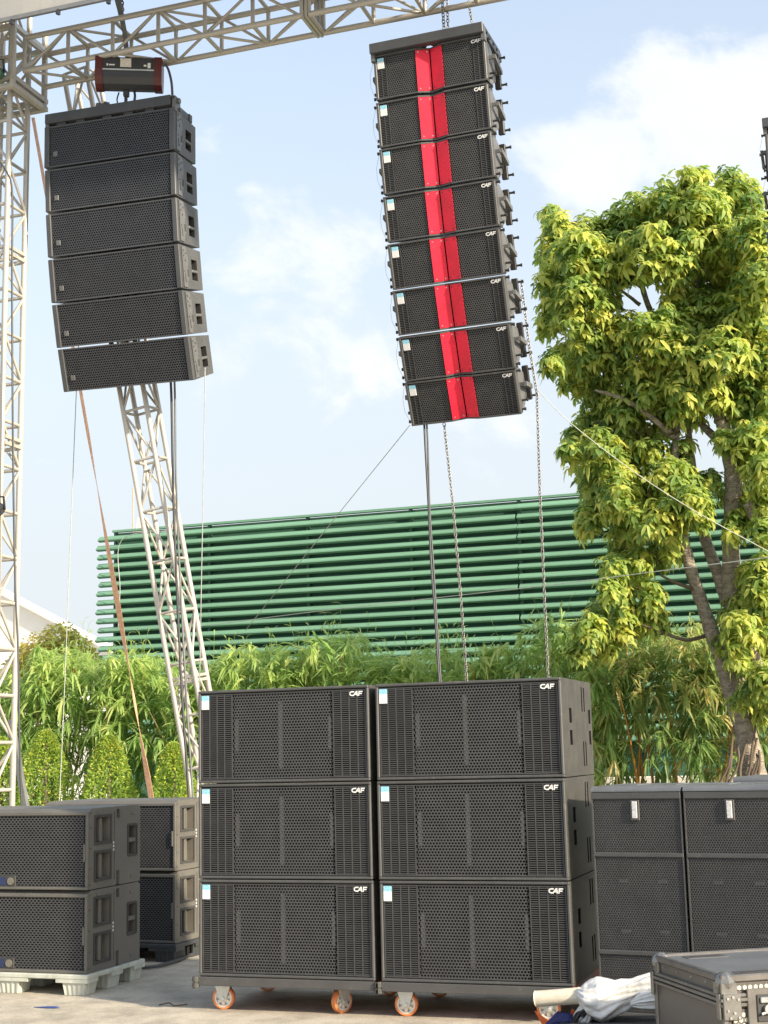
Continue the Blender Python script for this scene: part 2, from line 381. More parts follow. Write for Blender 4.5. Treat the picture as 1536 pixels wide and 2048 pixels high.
def sticker_mat():
    """white paper with a blue header and faint grey print"""
    m = bpy.data.materials.new('label_sticker'); m.use_nodes = True; t = m.node_tree; b = t.nodes['Principled BSDF']
    co = t.nodes.new('ShaderNodeTexCoord'); sp = t.nodes.new('ShaderNodeSeparateXYZ'); t.links.new(co.outputs['Generated'], sp.inputs[0])
    nz = t.nodes.new('ShaderNodeTexNoise'); nz.inputs['Scale'].default_value = 7; mp_ = t.nodes.new('ShaderNodeMapping'); mp_.inputs['Scale'].default_value = (1.4,1,3.5)
    t.links.new(co.outputs['Generated'], mp_.inputs['Vector']); t.links.new(mp_.outputs[0], nz.inputs['Vector'])
    def rng(src, a, c, lo=0, hi=1):
        r = t.nodes.new('ShaderNodeMapRange'); r.inputs['From Min'].default_value = a; r.inputs['From Max'].default_value = c; r.inputs['To Min'].default_value = lo; r.inputs['To Max'].default_value = hi
        t.links.new(src, r.inputs['Value']); return r.outputs[0]
    pr = t.nodes.new('ShaderNodeMix'); pr.data_type = 'RGBA'; pr.inputs[6].default_value = (.84,.84,.83,1); pr.inputs[7].default_value = (.48,.48,.48,1)
    t.links.new(rng(nz.outputs['Fac'], .54, .60, 0, .75), pr.inputs[0])
    hd = t.nodes.new('ShaderNodeMix'); hd.data_type = 'RGBA'; hd.inputs[6].default_value = (.58,.80,.88,1); hd.inputs[7].default_value = (.10,.50,.70,1)
    t.links.new(rng(nz.outputs['Fac'], .42, .55), hd.inputs[0])
    mx = t.nodes.new('ShaderNodeMix'); mx.data_type = 'RGBA'; t.links.new(rng(sp.outputs['Z'], .62, .66), mx.inputs[0])
    t.links.new(pr.outputs[2], mx.inputs[6]); t.links.new(hd.outputs[2], mx.inputs[7]); t.links.new(mx.outputs[2], b.inputs['Base Color']); b.inputs['Roughness'].default_value = .4
    return m
M_stick = sticker_mat()

# ================================================================== THE SETTING
b = MB(); b.face((-400,-60,0),(400,-60,0),(400,600,0),(-400,600,0))
b.build('ground', M_ground, kind='structure')
b = MB(); b.box(-14, 14, 7.2, 13.2, .004, .10)
b.build('planting_bed', M_soil, kind='structure')

# --- louvre building
bl = thing('louvre_building', (0,15,0), label='long green building clad in horizontal metal louvres behind the bamboo', cat='building')
XL, XS, XR = -9.45, -1.35, 12.0
b = MB(); b.box(XL+.25, XR, .14, 6, 0, 5.795); b.build('wall', M_greenw, bl)
prof = [(.02,.074),(-.052,.016),(-.064,.010),(-.066,-.012),(-.058,-.018),(-.01,-.034),(.02,-.036)]
def slat_mesh(L):
    m_ = MB(); m_.prism(prof, 0, 0, L); return m_.mesh('louvre_slat', M_green)
s1, s2 = slat_mesh(XS-XL-.006), slat_mesh(XR-XS)
rs = random.Random(5)
for k in range(24):
    z = 5.66 - k*.172
    inst('slat', s1, bl, (XL + rs.uniform(-.03,.03), rs.uniform(-.006,.006), z), (rs.uniform(-.03,.03),0,0))
    inst('slat', s2, bl, (XS + .004, rs.uniform(-.006,.006), z+rs.uniform(-.004,.004)), (rs.uniform(-.03,.03),0,0))
mp_ = MB(); mp_.box(-.025,.025,.05,.14,.9,5.80); pm = mp_.mesh('post', M_greenp)
for k in range(11): inst('post', pm, bl, (XL+.32+k*1.95,0,0))
b = MB(); b.box(XL+.28, XR, .0, .10, 5.80, 5.84); b.build('cap_rail', M_green, bl)
b = MB(); b.box(XL+.28, XR, .10, .138, 5.74, 5.79); b.build('cap_rail', M_green, bl)
# pole and cream box on its roof
pr = at(282, 1058, Y=15.6)
t = thing('roof_vent', (pr.x, 15.6, 5.72), label='small cream vent box with a thin pole on the green building roof', cat='vent')
b = MB(); b.hexa([(-.09,-.1,0),(.14,-.1,0),(.14,.1,0),(-.09,.1,0),(-.02,-.1,.42),(.1,-.1,.42),(.1,.1,.42),(-.02,.1,.42)]); b.build('vent_box', M_white, t)
b = MB(); b.tube([(-.10,-.12,0),(-.11,-.12,1.0)], .014, 6); b.build('pole', M_strap, t)

# --- white gabled building far left
gx = at(40,1205,Y=42); g2 = at(205,1292,Y=42)
t = thing('white_hall', (0,42,0), label='white gabled hall far behind at the left edge', cat='building')
slope = (gx.z-g2.z)/(g2.x-gx.x)
apex = gx.z + slope*6; xa = gx.x-6
b = MB(); b.prism([(xa-13,0),(g2.x+3,0),(g2.x+3,g2.z-3*slope),(xa,apex),(xa-13,apex-13*slope)], 1, 0, 1.2); b.build('wall', M_white, t)
b = MB()
b.bar((xa,-.2,apex+.05),(g2.x+3.4,-.2,g2.z-3.4*slope+.05),.3,.12); b.build('roof_edge', M_white, t)
# low white wall behind the bamboo
b = MB(); b.bbox(.2, 4.5, 12.9, 13.05, .10, 1.15, .01)
b.build('garden_wall', M_white, label='low white wall glimpsed behind the bamboo stems', cat='wall')

# ================================================================== PLANTS
def leaf(mb, att, p, d, n, L, wd, droop, tint, simple=False):
    """one lanceolate leaf from p along d, sagging"""
    d = d.normalized(); s = d.cross(n)
    if s.length < 1e-3: s = d.orthogonal()
    s = s.normalized(); dn = Vector((0,0,-1))
    p1 = p + d*L*.45 + dn*droop*L*.18; p2 = p + d*L*.97 + dn*droop*L*.75
    k = len(mb.v)
    if simple:
        mb.v += [tuple(p), tuple(p1-s*wd/2), tuple(p2), tuple(p1+s*wd/2)]
        mb.f.append((k,k+1,k+2,k+3)); mb.m.append(0); att.append(tint); return
    nn = s.cross(d)
    q1 = p + d*L*.25 + dn*droop*L*.06; q2 = p + d*L*.68 + dn*droop*L*.40
    f = nn*wd*.16
    mb.v += [tuple(p), tuple(q1-s*wd*.42+f), tuple(q1), tuple(q1+s*wd*.42+f), tuple(q2-s*wd*.46+f), tuple(q2), tuple(q2+s*wd*.46+f), tuple(p2)]
    for fc in ((0,1,2),(0,2,3),(1,4,5,2),(2,5,6,3),(4,7,5),(5,7,6)):
        mb.f.append(tuple(k+i for i in fc)); mb.m.append(0); att.append(tint)
def rdir(r): 
    z = r.uniform(-1,1); a = r.uniform(0,2*PI); q = math.sqrt(1-z*z); return Vector((q*math.cos(a), q*math.sin(a), z))

# --- big tree on the right
TY, TS = 9.0, 1.16
tr = thing('broadleaf_tree', (at(1500,1570,Y=TY).x, TY, 0), label='tall leafy tree with glossy yellow-green leaves and forked trunk', cat='tree')
base = tr.location.copy()
def tp(x, y, dy=0): return at(x, y, Y=TY+dy) - base
def limb(name, pts, rad, par=tr, m_=M_bark, n=12):
    P = [tp(*p) for p in pts]; rad = [r*TS*(.84 if r > .03 else 1) for r in rad]
    Q, R = [], []
    for i in range(len(P)-1):                     # smooth and roughen
        for k in range(4):
            t_ = k/4; a = P[max(i-1,0)]; b_ = P[i]; c_ = P[i+1]; d_ = P[min(i+2,len(P)-1)]
            q = .5*((2*b_) + (c_-a)*t_ + (2*a-5*b_+4*c_-d_)*t_*t_ + (3*b_-a-3*c_+d_)*t_**3)
            Q.append(q + rdir(rt_)*rad[i]*.10); R.append((rad[i]*(1-t_)+rad[i+1]*t_)*rt_.uniform(.93,1.08))
    Q.append(P[-1]); R.append(rad[-1])
    mb = MB(); mb.tube(Q, R, n); return mb.build(name, m_, par, smooth=True)
rt_ = random.Random(3)
limb('trunk', [(1545,1790),(1520,1650),(1505,1560),(1492,1470),(1470,1400),(1448,1330),(1436,1280)], [.32,.24,.175,.135,.12,.105,.095])
limb('trunk', [(1440,1310),(1415,1240),(1395,1180),(1375,1110),(1362,1030),(1350,940),(1352,860),(1340,780,.1),(1325,700,.1)], [.095,.085,.078,.07,.062,.05,.04,.028,.012])
limb('trunk', [(1480,1440,.1),(1470,1300,.12),(1462,1180,.1),(1462,1080,.05),(1466,980),(1458,900),(1440,840,-.1)], [.10,.105,.115,.112,.105,.088,.065])
limb('limb', [(1455,1210,.15),(1430,1130,.2),(1405,1060,.25),(1392,980,.3),(1380,900,.3),(1372,820,.2),(1365,740,.2)], [.075,.08,.07,.06,.048,.032,.012])
limb('limb', [(1466,990),(1490,920,.2),(1500,850,.4),(1515,760,.5)], [.10,.09,.075,.05])
limb('limb', [(1458,900),(1405,850,.2),(1360,800,.3),(1300,740,.3)], [.06,.045,.035,.02])
limb('limb', [(1575,1180,-.2),(1545,1090,-.2),(1515,1040,-.2),(1495,1005,-.2)], [.11,.105,.095,.07])
limb('limb', [(1575,1450,-.3),(1540,1370,-.3),(1515,1330,-.3),(1500,1290,-.3)], [.12,.10,.07,.05])
limb('limb', [(1440,845,.2),(1400,760,.3),(1340,680,.2),(1300,620,0),(1285,575,0),(1270,545,0)], [.055,.045,.04,.04,.036,.024])
limb('limb', [(1280,610,.2),(1245,583,.1),(1205,556,.1),(1170,535,.1)], [.022,.016,.011,.006])
limb('limb', [(1283,575,.1),(1255,556,0.1),(1222,536,0.1),(1190,515,.1)], [.024,.018,.012,.006])
limb('limb', [(1440,845,0),(1430,740,.1),(1400,620,.1),(1390,520,.1),(1400,430,.1)], [.07,.06,.05,.04,.02])
limb('limb', [(1515,760,.5),(1500,640,.4),(1480,520,.3),(1470,430,.3)], [.05,.04,.03,.02])
limb('limb', [(1410,1272),(1370,1280,-.2),(1320,1262,-.3),(1285,1250,-.4)], [.022,.02,.016,.01], m_=M_barkd, n=7)
limb('limb', [(1395,1180),(1350,1165,-.2),(1320,1150,-.25)], [.025,.018,.01], m_=M_barkd, n=7)
limb('limb', [(1352,880),(1310,840,-.2),(1250,800,-.3),(1190,780,-.3)], [.045,.035,.025,.012])
for k in range(9):                                # aerial roots clasping the foot
    x0 = 1470+rt_.uniform(0,60); 
    limb('root', [(x0-8,1480+rt_.uniform(-30,40),-.2),(x0-14+rt_.uniform(-10,10),1530,-.26),(x0-24+rt_.uniform(-14,10),1580,-.30),(x0-35+rt_.uniform(-20,20),1680,-.34)], [.010,.016,.016,.02], m_=M_barkd, n=6)
# foliage: clumps (photo x, y, radius px, depth offset)
CL = [(1500,880,44),(1450,880,26),(1530,1000,34),(1510,950,34),(1420,960,26),(1365,900,30),(1300,900,36),(1280,860,36),(1530,1060,30),(1500,1150,30),(1450,1290,22),(1530,1350,34),(1500,1380,24),(1330,720,40),(1370,770,42),(1420,790,40),(1400,690,45),(1300,780,40),(1470,770,45),(1440,700,45),(1330,640,34),(1380,650,40),(1460,820,30),(1385,360,34),(1350,410,55),(1410,420,55),(1465,375,45),(1495,405,45),(1290,430,55),(1235,455,50),(1180,470,45),(1120,455,38),(1100,430,22),(1160,510,55),(1105,500,35),
 (1220,520,55),(1300,500,60),(1370,490,60),(1440,480,60),(1505,480,55),(1110,570,42),(1160,580,45),(1195,545,40),(1250,545,28),(1350,530,50),(1420,560,60),(1490,560,60),
 (1110,620,38),(1150,625,42),(1195,620,34),(1365,600,45),(1430,640,60),(1495,650,60),(1530,560,50),(1090,655,20),(1215,600,25),
 (1240,660,45),(1180,690,45),(1130,710,40),(1105,725,24),(1290,670,48),(1345,690,50),(1390,720,55),(1230,720,55),(1160,750,45),(1290,750,55),(1350,760,55),(1420,745,55),(1480,730,55),(1530,720,50),(1520,640,50),
 (1200,790,45),(1250,810,50),(1310,800,50),(1190,840,42),(1240,850,42),(1155,880,34),(1135,900,22),(1200,890,42),(1250,905,45),(1180,940,42),(1230,950,45),(1190,990,36),(1235,1000,42),(1275,960,34),(1180,1025,26),(1175,1050,22),
 (1370,810,38),(1330,850,28),(1390,830,22),(1480,800,44),(1530,800,42),(1515,860,42),(1500,900,28),(1530,930,28),
 (1340,950,42),(1310,990,42),(1370,960,34),(1330,1030,42),(1290,1040,38),(1255,1060,36),(1385,1000,34),(1400,1030,28),(1345,990,30),(1240,1090,30),(1270,1120,36),(1310,1110,34),(1340,1095,26),(1225,1135,28),(1250,1160,32),(1215,1175,24),
 (1460,990,24),(1475,1040,24),(1480,1000,22),(1465,1070,16),(1350,1060,24),
 (1305,1180,26),(1300,1220,30),(1315,1250,22),(1200,1220,36),(1225,1250,42),(1180,1260,36),(1255,1245,36),(1165,1290,26),(1205,1290,30),(1150,1300,18),(1240,1200,34),
 (1500,1200,40),(1460,1225,26),(1530,1180,40),(1530,1240,44),(1480,1260,40),(1520,1290,38),(1475,1310,26),(1495,1330,20),(1530,1130,30),(1478,1400,14),(1520,1420,24)]
rw = random.Random(31); tw = MB()
for (x, y, r) in CL:                              # twigs feeding the leaf clumps
    for k in range(2):
        a_ = tp(x+rw.uniform(-r,r)*.6, y+rw.uniform(-r,r)*.6, rw.uniform(-.3,.3)); b_ = tp(x+(1420-x)*.18+rw.uniform(-20,20), y+r*.35+rw.uniform(0,15), rw.uniform(-.1,.1))
        tw.tube([b_, (a_+b_)/2+rdir(rw)*.06, a_], [.014,.010,.004], 5)
tw.build('twigs', M_barkd, tr, smooth=True, kind='stuff')
whorl_var = []
for k in range(10):
    q = random.Random(100+k); mb = MB(); att = []
    nl = q.choice((5,6,7,8,9)); tb = q.uniform(.12,.92)
    for i in range(nl):
        a = 2*PI*i/nl + q.uniform(-.25,.25); el = q.uniform(-.6,.8)
        d = Vector((math.cos(a)*math.cos(el), math.sin(a)*math.cos(el), math.sin(el)))
        leaf(mb, att, d*.012, d, Vector((0,0,1)), q.uniform(.075,.118), q.uniform(.036,.048), q.uniform(.5,1.3), min(1,max(0,tb+q.uniform(-.18,.18))))
    mb.attr = att; whorl_var.append(mb)
whorl_mesh = [m_.mesh('leaf_cluster', M_leaf, smooth=True) for m_ in whorl_var]
rc = random.Random(11)
W = []
for ci, c in enumerate(CL):
    x, y, r = c[:3]; near = rc.uniform(-.75, .45)
    scale = FPX/ (at(x,y,Y=TY)-CAM).dot(fw); R = r/scale
    ctr = tp(x, y, near)
    n = int(12 + 135*R*R/.10/TS**2)
    for k in range(n):
        d = rdir(rc); rr = R*rc.uniform(.35,1.05)
        p = ctr + Vector((d.x*rr, d.y*rr*1.25, d.z*rr))
        W.append((p, d, rc.randrange(10), TS*rc.choice((.7,.85,.95,1.05,1.15,1.25)), rc.uniform(0,2*PI)))
W.sort(key=lambda q: q[0].y - .35*(q[1].z) )
crown = MB(); catt = []
Zx = Vector((0,0,1))
for i, (p, d, kv, sc, a) in enumerate(W):
    ax = (Zx*1.1 + d*.75 + rdir(rc)*.25).normalized()
    R3 = Zx.rotation_difference(ax).to_matrix() @ Matrix.Rotation(a, 3, 'Z') * sc
    if i < 280:
        o = inst('leaf_cluster', whorl_mesh[kv], tr)
        mm = R3.to_4x4(); mm.translation = p; o.matrix_local = mm
    else:
        k0 = len(crown.v); src = whorl_var[kv]
        A = np.array(src.v) @ np.array(R3).T + np.array(p)
        crown.v += [tuple(v) for v in A]
        crown.f += [tuple(k0+j for j in f) for f in src.f]; crown.m += src.m
        sh = rc.uniform(-.25,.25); catt += [min(1,max(0,t_+sh)) for t_ in src.attr]
crown.attr = catt
crown.build('crown', M_leaf, tr, smooth=True, kind='stuff')

# --- bamboo clumps
def bamboo(x0, x1, top, label, mt, seed, culms, yc=10.3, dense=1.0, dry=0.0, vis=False):
    q = random.Random(seed); xm = (x0+x1)/2
    t = thing('bamboo_clump', (xm, yc, .10), label=label, cat='bamboo', group='bamboo clumps along the building')
    for k in range(culms):
        bx = q.uniform(x0,x1)-xm; by = q.uniform(-.45,.3); h = top(bx+xm)*q.uniform(.75,.98); lx, ly = q.uniform(-.5,.5), q.uniform(-.6,.3)
        P = [(bx+lx*(s**2), by+ly*(s**2), h*s) for s in (0,.12,.25,.4,.55,.7,.85,1)]
        mb = MB(); rad = [.026*(1-.75*s) for s in (0,.12,.25,.4,.55,.7,.85,1)]
        mb.tube(P, rad, 7)
        for s in range(1,7):                       # node rings
            z = P[s]; mb.tube([(z[0],z[1],z[2]-.006),(z[0],z[1],z[2]+.006)], rad[s]*1.22, 7)
        mb.build('culm', M_culm if (vis or q.random() < .5) else M_culmg, t, smooth=True)
    mb = MB(); att = []
    nf = int((x1-x0)*330*dense)
    for k in range(nf):
        px = q.uniform(x0-.15,x1+.15); tz = top(px)
        z = tz*(1-abs(q.gauss(0,.36))); 
        if z < .35: z = q.uniform(.3, tz)
        py = q.uniform(-.75,.45)
        hf = z/tz
        p = Vector((px-xm, py, z)); d0 = Vector((q.gauss(0,.7), q.gauss(-.35,.7), q.gauss(.15 if hf > .8 else -.25,.45))).normalized()
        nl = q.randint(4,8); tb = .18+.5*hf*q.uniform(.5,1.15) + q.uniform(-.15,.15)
        if q.random() < dry: tb = q.uniform(.75,1)
        for i in range(nl):
            d = (d0 + rdir(q)*.62).normalized()
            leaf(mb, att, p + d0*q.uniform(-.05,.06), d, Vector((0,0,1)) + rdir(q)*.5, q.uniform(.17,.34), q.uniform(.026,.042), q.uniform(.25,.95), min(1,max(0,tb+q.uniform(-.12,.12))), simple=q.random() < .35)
    for k in range(int((x1-x0)*13)):                # tall whips with a few leaves
        px = q.uniform(x0,x1); tz = top(px); b0 = Vector((px-xm, q.uniform(-.5,.3), tz*.8)); e = b0 + Vector((q.uniform(-.35,.35), q.uniform(-.3,.1), tz*.2+q.uniform(.0,.42)))
        mb.tube([b0, (b0+e)/2+Vector((0,0,.04)), e], [.006,.004,.002], 4); att += [.6]*(len(mb.f)-len(att))
        for i in range(6):
            pp = b0.lerp(e, .45+.55*i/5); d = (e-b0).normalized()*.6 + rdir(q)*.8
            leaf(mb, att, pp, d, Vector((0,0,1)), q.uniform(.14,.24), .022, .6, q.uniform(.6,.9))
    mb.attr = att
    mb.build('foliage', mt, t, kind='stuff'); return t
def topf(x):   # crest of the hedge
    return 2.88 + .16*math.sin(x*1.7+.6) + .13*math.sin(x*4.3+1.1) + .09*math.sin(x*9.1)
BX = [-9.0,-7.5,-6.2,-4.9,-3.5,-2.1,-.7,.75]
BL = ['bamboo clump at the far left edge, behind the truss tower', 'bamboo clump between the truss tower and the orange strap', 'bamboo clump where the orange strap crosses, behind the conical shrubs', 'bamboo clump behind the leaning truss leg',
      'bamboo clump behind the left half of the left subwoofer stack', 'bamboo clump behind the gap between the two subwoofer stacks', 'bamboo clump behind the right subwoofer stack']
for i in range(7):
    bamboo(BX[i]-.1, BX[i+1]+.1, topf, BL[i], M_bam, 40+i, 7, dense=1.5, dry=.07)
bamboo(.65, 2.2, lambda x: 2.9+.1*math.sin(x*5), 'straggly bamboo clump with orange stems just right of the stacked subwoofers', M_bamdry, 61, 8, yc=10.5, dense=1.35, dry=.22, vis=True)
bamboo(2.1, 3.6, lambda x: 3.0+.1*math.sin(x*4), 'straggly bamboo clump with orange stems behind the tree trunk', M_bamdry, 62, 9, yc=10.5, dense=1.25, dry=.25, vis=True)

# --- clipped conical shrubs
def topiary(x, ytop, wpx, Y, label, seed):
    q = random.Random(seed); c = at(x, ytop, Y=Y); sc = FPX/(c-CAM).dot(fw); R = wpx/2/sc; H = c.z-.1
    t = thing('conical_shrub', (c.x, Y, .10), label=label, cat='shrub', group='clipped conical shrubs')
    b = MB(); b.tube([(0,0,0),(.01,0,H*.5),(0,0,H*.92)], [.04,.03,.01], 7); b.build('stem', M_barkd, t)
    mb = MB(); att = []
    def prof_(s): return R*(1.02*math.sqrt(max(0,1-s**2.0)))*(.88+.12*math.cos(s*3))
    for k in range(7000):
        s = q.random()**.8; a = q.uniform(0,2*PI); rr = prof_(s)*(1-abs(q.gauss(0,.10)))*(1+.07*math.sin(a*5+s*9)+.05*math.sin(a*11-s*17))
        p = Vector((rr*math.cos(a), rr*math.sin(a), H*(.12+.88*s)))
        d = Vector((math.cos(a), math.sin(a), q.uniform(-.1,1.2))) + rdir(q)*.9
        leaf(mb, att, p, d, rdir(q), q.uniform(.035,.06), .024, .3, min(1,max(0,q.gauss(.52,.22))), simple=True)
    mb.attr = att; mb.build('foliage', M_topi, t, kind='stuff')
topiary(92,1462,138,7.9,'clipped conical shrub, tallest, just right of the truss tower',1)
topiary(218,1472,132,7.9,'clipped conical shrub in the middle, left of the orange strap',2)
topiary(348,1486,120,7.9,'clipped conical shrub beside the leaning truss leg',3)
topiary(4,1476,120,7.9,'clipped conical shrub mostly hidden behind the truss tower',4)
# --- yellowing small tree beyond the bamboo, left
c = at(105,1302,Y=12.2); t = thing('small_tree', (c.x,12.2,.10), label='small tree with yellowing leaves in front of the white hall', cat='tree')
q = random.Random(9); mb = MB(); att = []
b = MB(); b.tube([(0,0,0),(.05,0,1.3),(0,.1,2.4),(.1,0,3.2)],[.08,.06,.04,.02],7); b.build('trunk', M_barkd, t)
for (bx,bz,br) in ((-.2,-.02,.34),(.15,.16,.30),(.40,-.02,.32),(-.45,-.2,.30),(.1,-.25,.42),(.6,-.25,.28),(-.6,-.35,.28)):
    for k in range(700):
        d = rdir(q); p = Vector((bx,0,c.z-.1+bz)) + d*br*q.uniform(.4,1.05)
        leaf(mb, att, p, d+rdir(q)*.8, rdir(q), q.uniform(.08,.13), .045, .6, min(1,max(0,(.92 if bx < .1 else .68)+q.gauss(0,.15))), simple=True)
mb.attr = att; mb.build('crown', M_yel, t, kind='stuff')

# ================================================================== TRUSSES
mc = MB(); mc.tube([(0,0,-1),(0,0,1)], 1.0, 12); CYL = mc.mesh('round_tube', M_alu, smooth=False)
CYL.polygons.foreach_set('use_smooth', [len(p.vertices) == 4 for p in CYL.polygons])
def member(name, p, q, rad, par):
    p, q = Vector(p), Vector(q); o = bpy.data.objects.new(name, CYL); C.objects.link(o); o.parent = par
    o.location = (p+q)/2; o.rotation_mode = 'QUATERNION'; o.rotation_quaternion = (q-p).to_track_quat('Z','Y'); o.scale = (rad,rad,(q-p).length/2)
    return o
def truss(par, P0, P1, a, b_, bay, rc_=.027, rb=.0135, rr=.019, first=0):
    """box truss from P0 to P1, a and b_ half-side vectors"""
    P0, P1, a, b_ = map(Vector, (P0,P1,a,b_)); n = max(1, round((P1-P0).length/bay))
    cs = [-a-b_, a-b_, a+b_, -a+b_]
    for c_ in cs: member('chord', P0+c_, P1+c_, rc_, par)
    for i in range(n+1):
        p = P0.lerp(P1, i/n)
        for k in range(4): member('rung', p+cs[k], p+cs[(k+1)%4], rr, par)
    for i in range(n):
        p, q = P0.lerp(P1, (i+.04)/n), P0.lerp(P1, (i+.96)/n)
        for k in range(4):
            A, B = cs[k], cs[(k+1)%4]
            if (i+k+first) % 2: A, B = B, A
            member('brace', p+A*.98+B*.02, q+B*.98+A*.02, rb, par)
# main beam along the stage front
bm = thing('truss_beam', (0,2.476,0), label='cream box truss beam running across the top, carrying both speaker columns', cat='truss')
ZB = 8.156
truss(bm, (-2.93,0,ZB), (-.115,0,ZB), (0,.176,0), (0,0,.168), .47)
truss(bm, (-.045,0,ZB), (3.3,0,ZB), (0,.176,0), (0,0,.168), .47, first=1)
for xx in (-.085,):                                # bolted flange between two lengths
    b = MB()
    for s in (-1,1):
        x0 = xx+s*.018-.013; x1 = x0+.026
        for z in (-.168,.168): b.box(x0,x1,-.2,.2,ZB+z-.028,ZB+z+.028)
        for y in (-.176,.176): b.box(x0+.002,x1-.002,y-.028,y+.028,ZB-.14,ZB+.14)
    b.build('flange', M_alu, bm)
# tower with its sleeve block
tw = thing('truss_tower', (-3.245,2.48,0), label='cream box truss tower standing at the left edge', cat='truss')
truss(tw, (-.03,0,.1), (0,0,9.2), (.15,0,0), (0,.15,0), .42, rc_=.027, rr=.016)
b = MB()
for x in (-.25,.25):
    for z in (7.82,7.90,8.42): b.bar((x,-.29,z),(x,.29,z),.05,.045)
for y in (-.27,.27):
    for z in (7.82,7.90,8.42): b.bar((-.28,y,z-.003),(.28,y,z-.003),.05,.045)
for x in (-.25,.25):
    for y in (-.27,.27): b.tube([(x,y,7.80),(x,y,8.62)], .03, 10)
    b.tube([(x,-.25,7.93),(x,.25,8.40)], .014, 8)
for y in (-.262,.262): b.tube([(-.23,y,7.93),(.23,y,8.40)], .014, 8)
for x in (-.13,.02,.16): b.bar((x,-.25,7.835),(x,.25,7.835),.03,.02)
b.build('sleeve_block', M_alu, tw)
b = MB(); b.bbox(-.3,.3,-.3,.3,.004,.1,.01); b.build('base_plate', M_alu, tw)
for k, z in enumerate((6.27,4.47)):                # stacking joints
    b = MB()
    for dz in (-.03,.03):
        b.bar((-.15,-.15,z+dz),(.15,-.15,z+dz),.03,.03); b.bar((-.15,.15,z+dz),(.15,.15,z+dz),.03,.03)
        b.bar((-.15,-.13,z+dz),(-.15,.13,z+dz),.03,.03); b.bar((.15,-.13,z+dz),(.15,.13,z+dz),.03,.03)
    b.build('joint_collar', M_alu, tw)
# leaning leg
foot, head = at(466,1850,Z=.06), at(163,150,Y=2.98)
lg = thing('leaning_truss_leg', foot, label='cream box truss leg leaning back from the beam to the ground', cat='truss')
hd = head-foot; ax = hd.normalized(); ea = Vector((1,0,0)); ea = (ea-ax*ea.dot(ax)).normalized(); eb = ax.cross(ea)
truss(lg, (0,0,0), hd, ea*.125, eb*.125, .48, rc_=.024, rb=.0115, rr=.013)
for s in (.275,.68):
    b = MB(); p = hd*s
    cs = [p-ea*.125-eb*.125, p+ea*.125-eb*.125, p+ea*.125+eb*.125, p-ea*.125+eb*.125]
    for k in range(4):
        for dz in (-.022,.022): b.bar(cs[k]+ax*dz, cs[(k+1)%4]+ax*dz, .03, .026, ax)
    b.build('joint_collar', M_alu, lg)
b = MB(); b.bbox(-.25,.25,-.25,.25,-.056,-.004,.01); b.build('foot_plate', M_alu, lg)

# canopy valance in the top left corner
cp = at(0,42,Y=1.6)
cn = thing('canopy', (cp.x-2.2,1.6,cp.z), label='grey fabric canopy edge with dark hem in the top left corner', cat='canopy')
b = MB(); n = 40
for i in range(n):
    x0, x1 = 7.5*i/n, 7.5*(i+1)/n; f0, f1 = .012*math.sin(i*1.3), .012*math.sin((i+1)*1.3)
    for (z0,z1,y0,y1) in ((.022,.5,0,.03),(.5,1.2,.03,.5)):
        b.face((x0,y0+f0*(z0+.3),z0),(x1,y0+f1*(z0+.3),z0),(x1,y1+f1*(z1+.3),z1),(x0,y1+f0*(z1+.3),z1))
b.build('fabric', M_can, cn, smooth=True)
b = MB(); b.bbox(0,7.5,-.012,.016,-.022,.022,.004); b.build('hem', M_hem, cn)
for x in (2.33,2.80,3.3,3.9):
    b = MB(); b.box(x-.012,x+.012,-.02,.01,-.06,-.016); b.box(x-.012,x+.012,-.032,-.014,-.066,-.045); b.build('hook', M_rigb, cn)

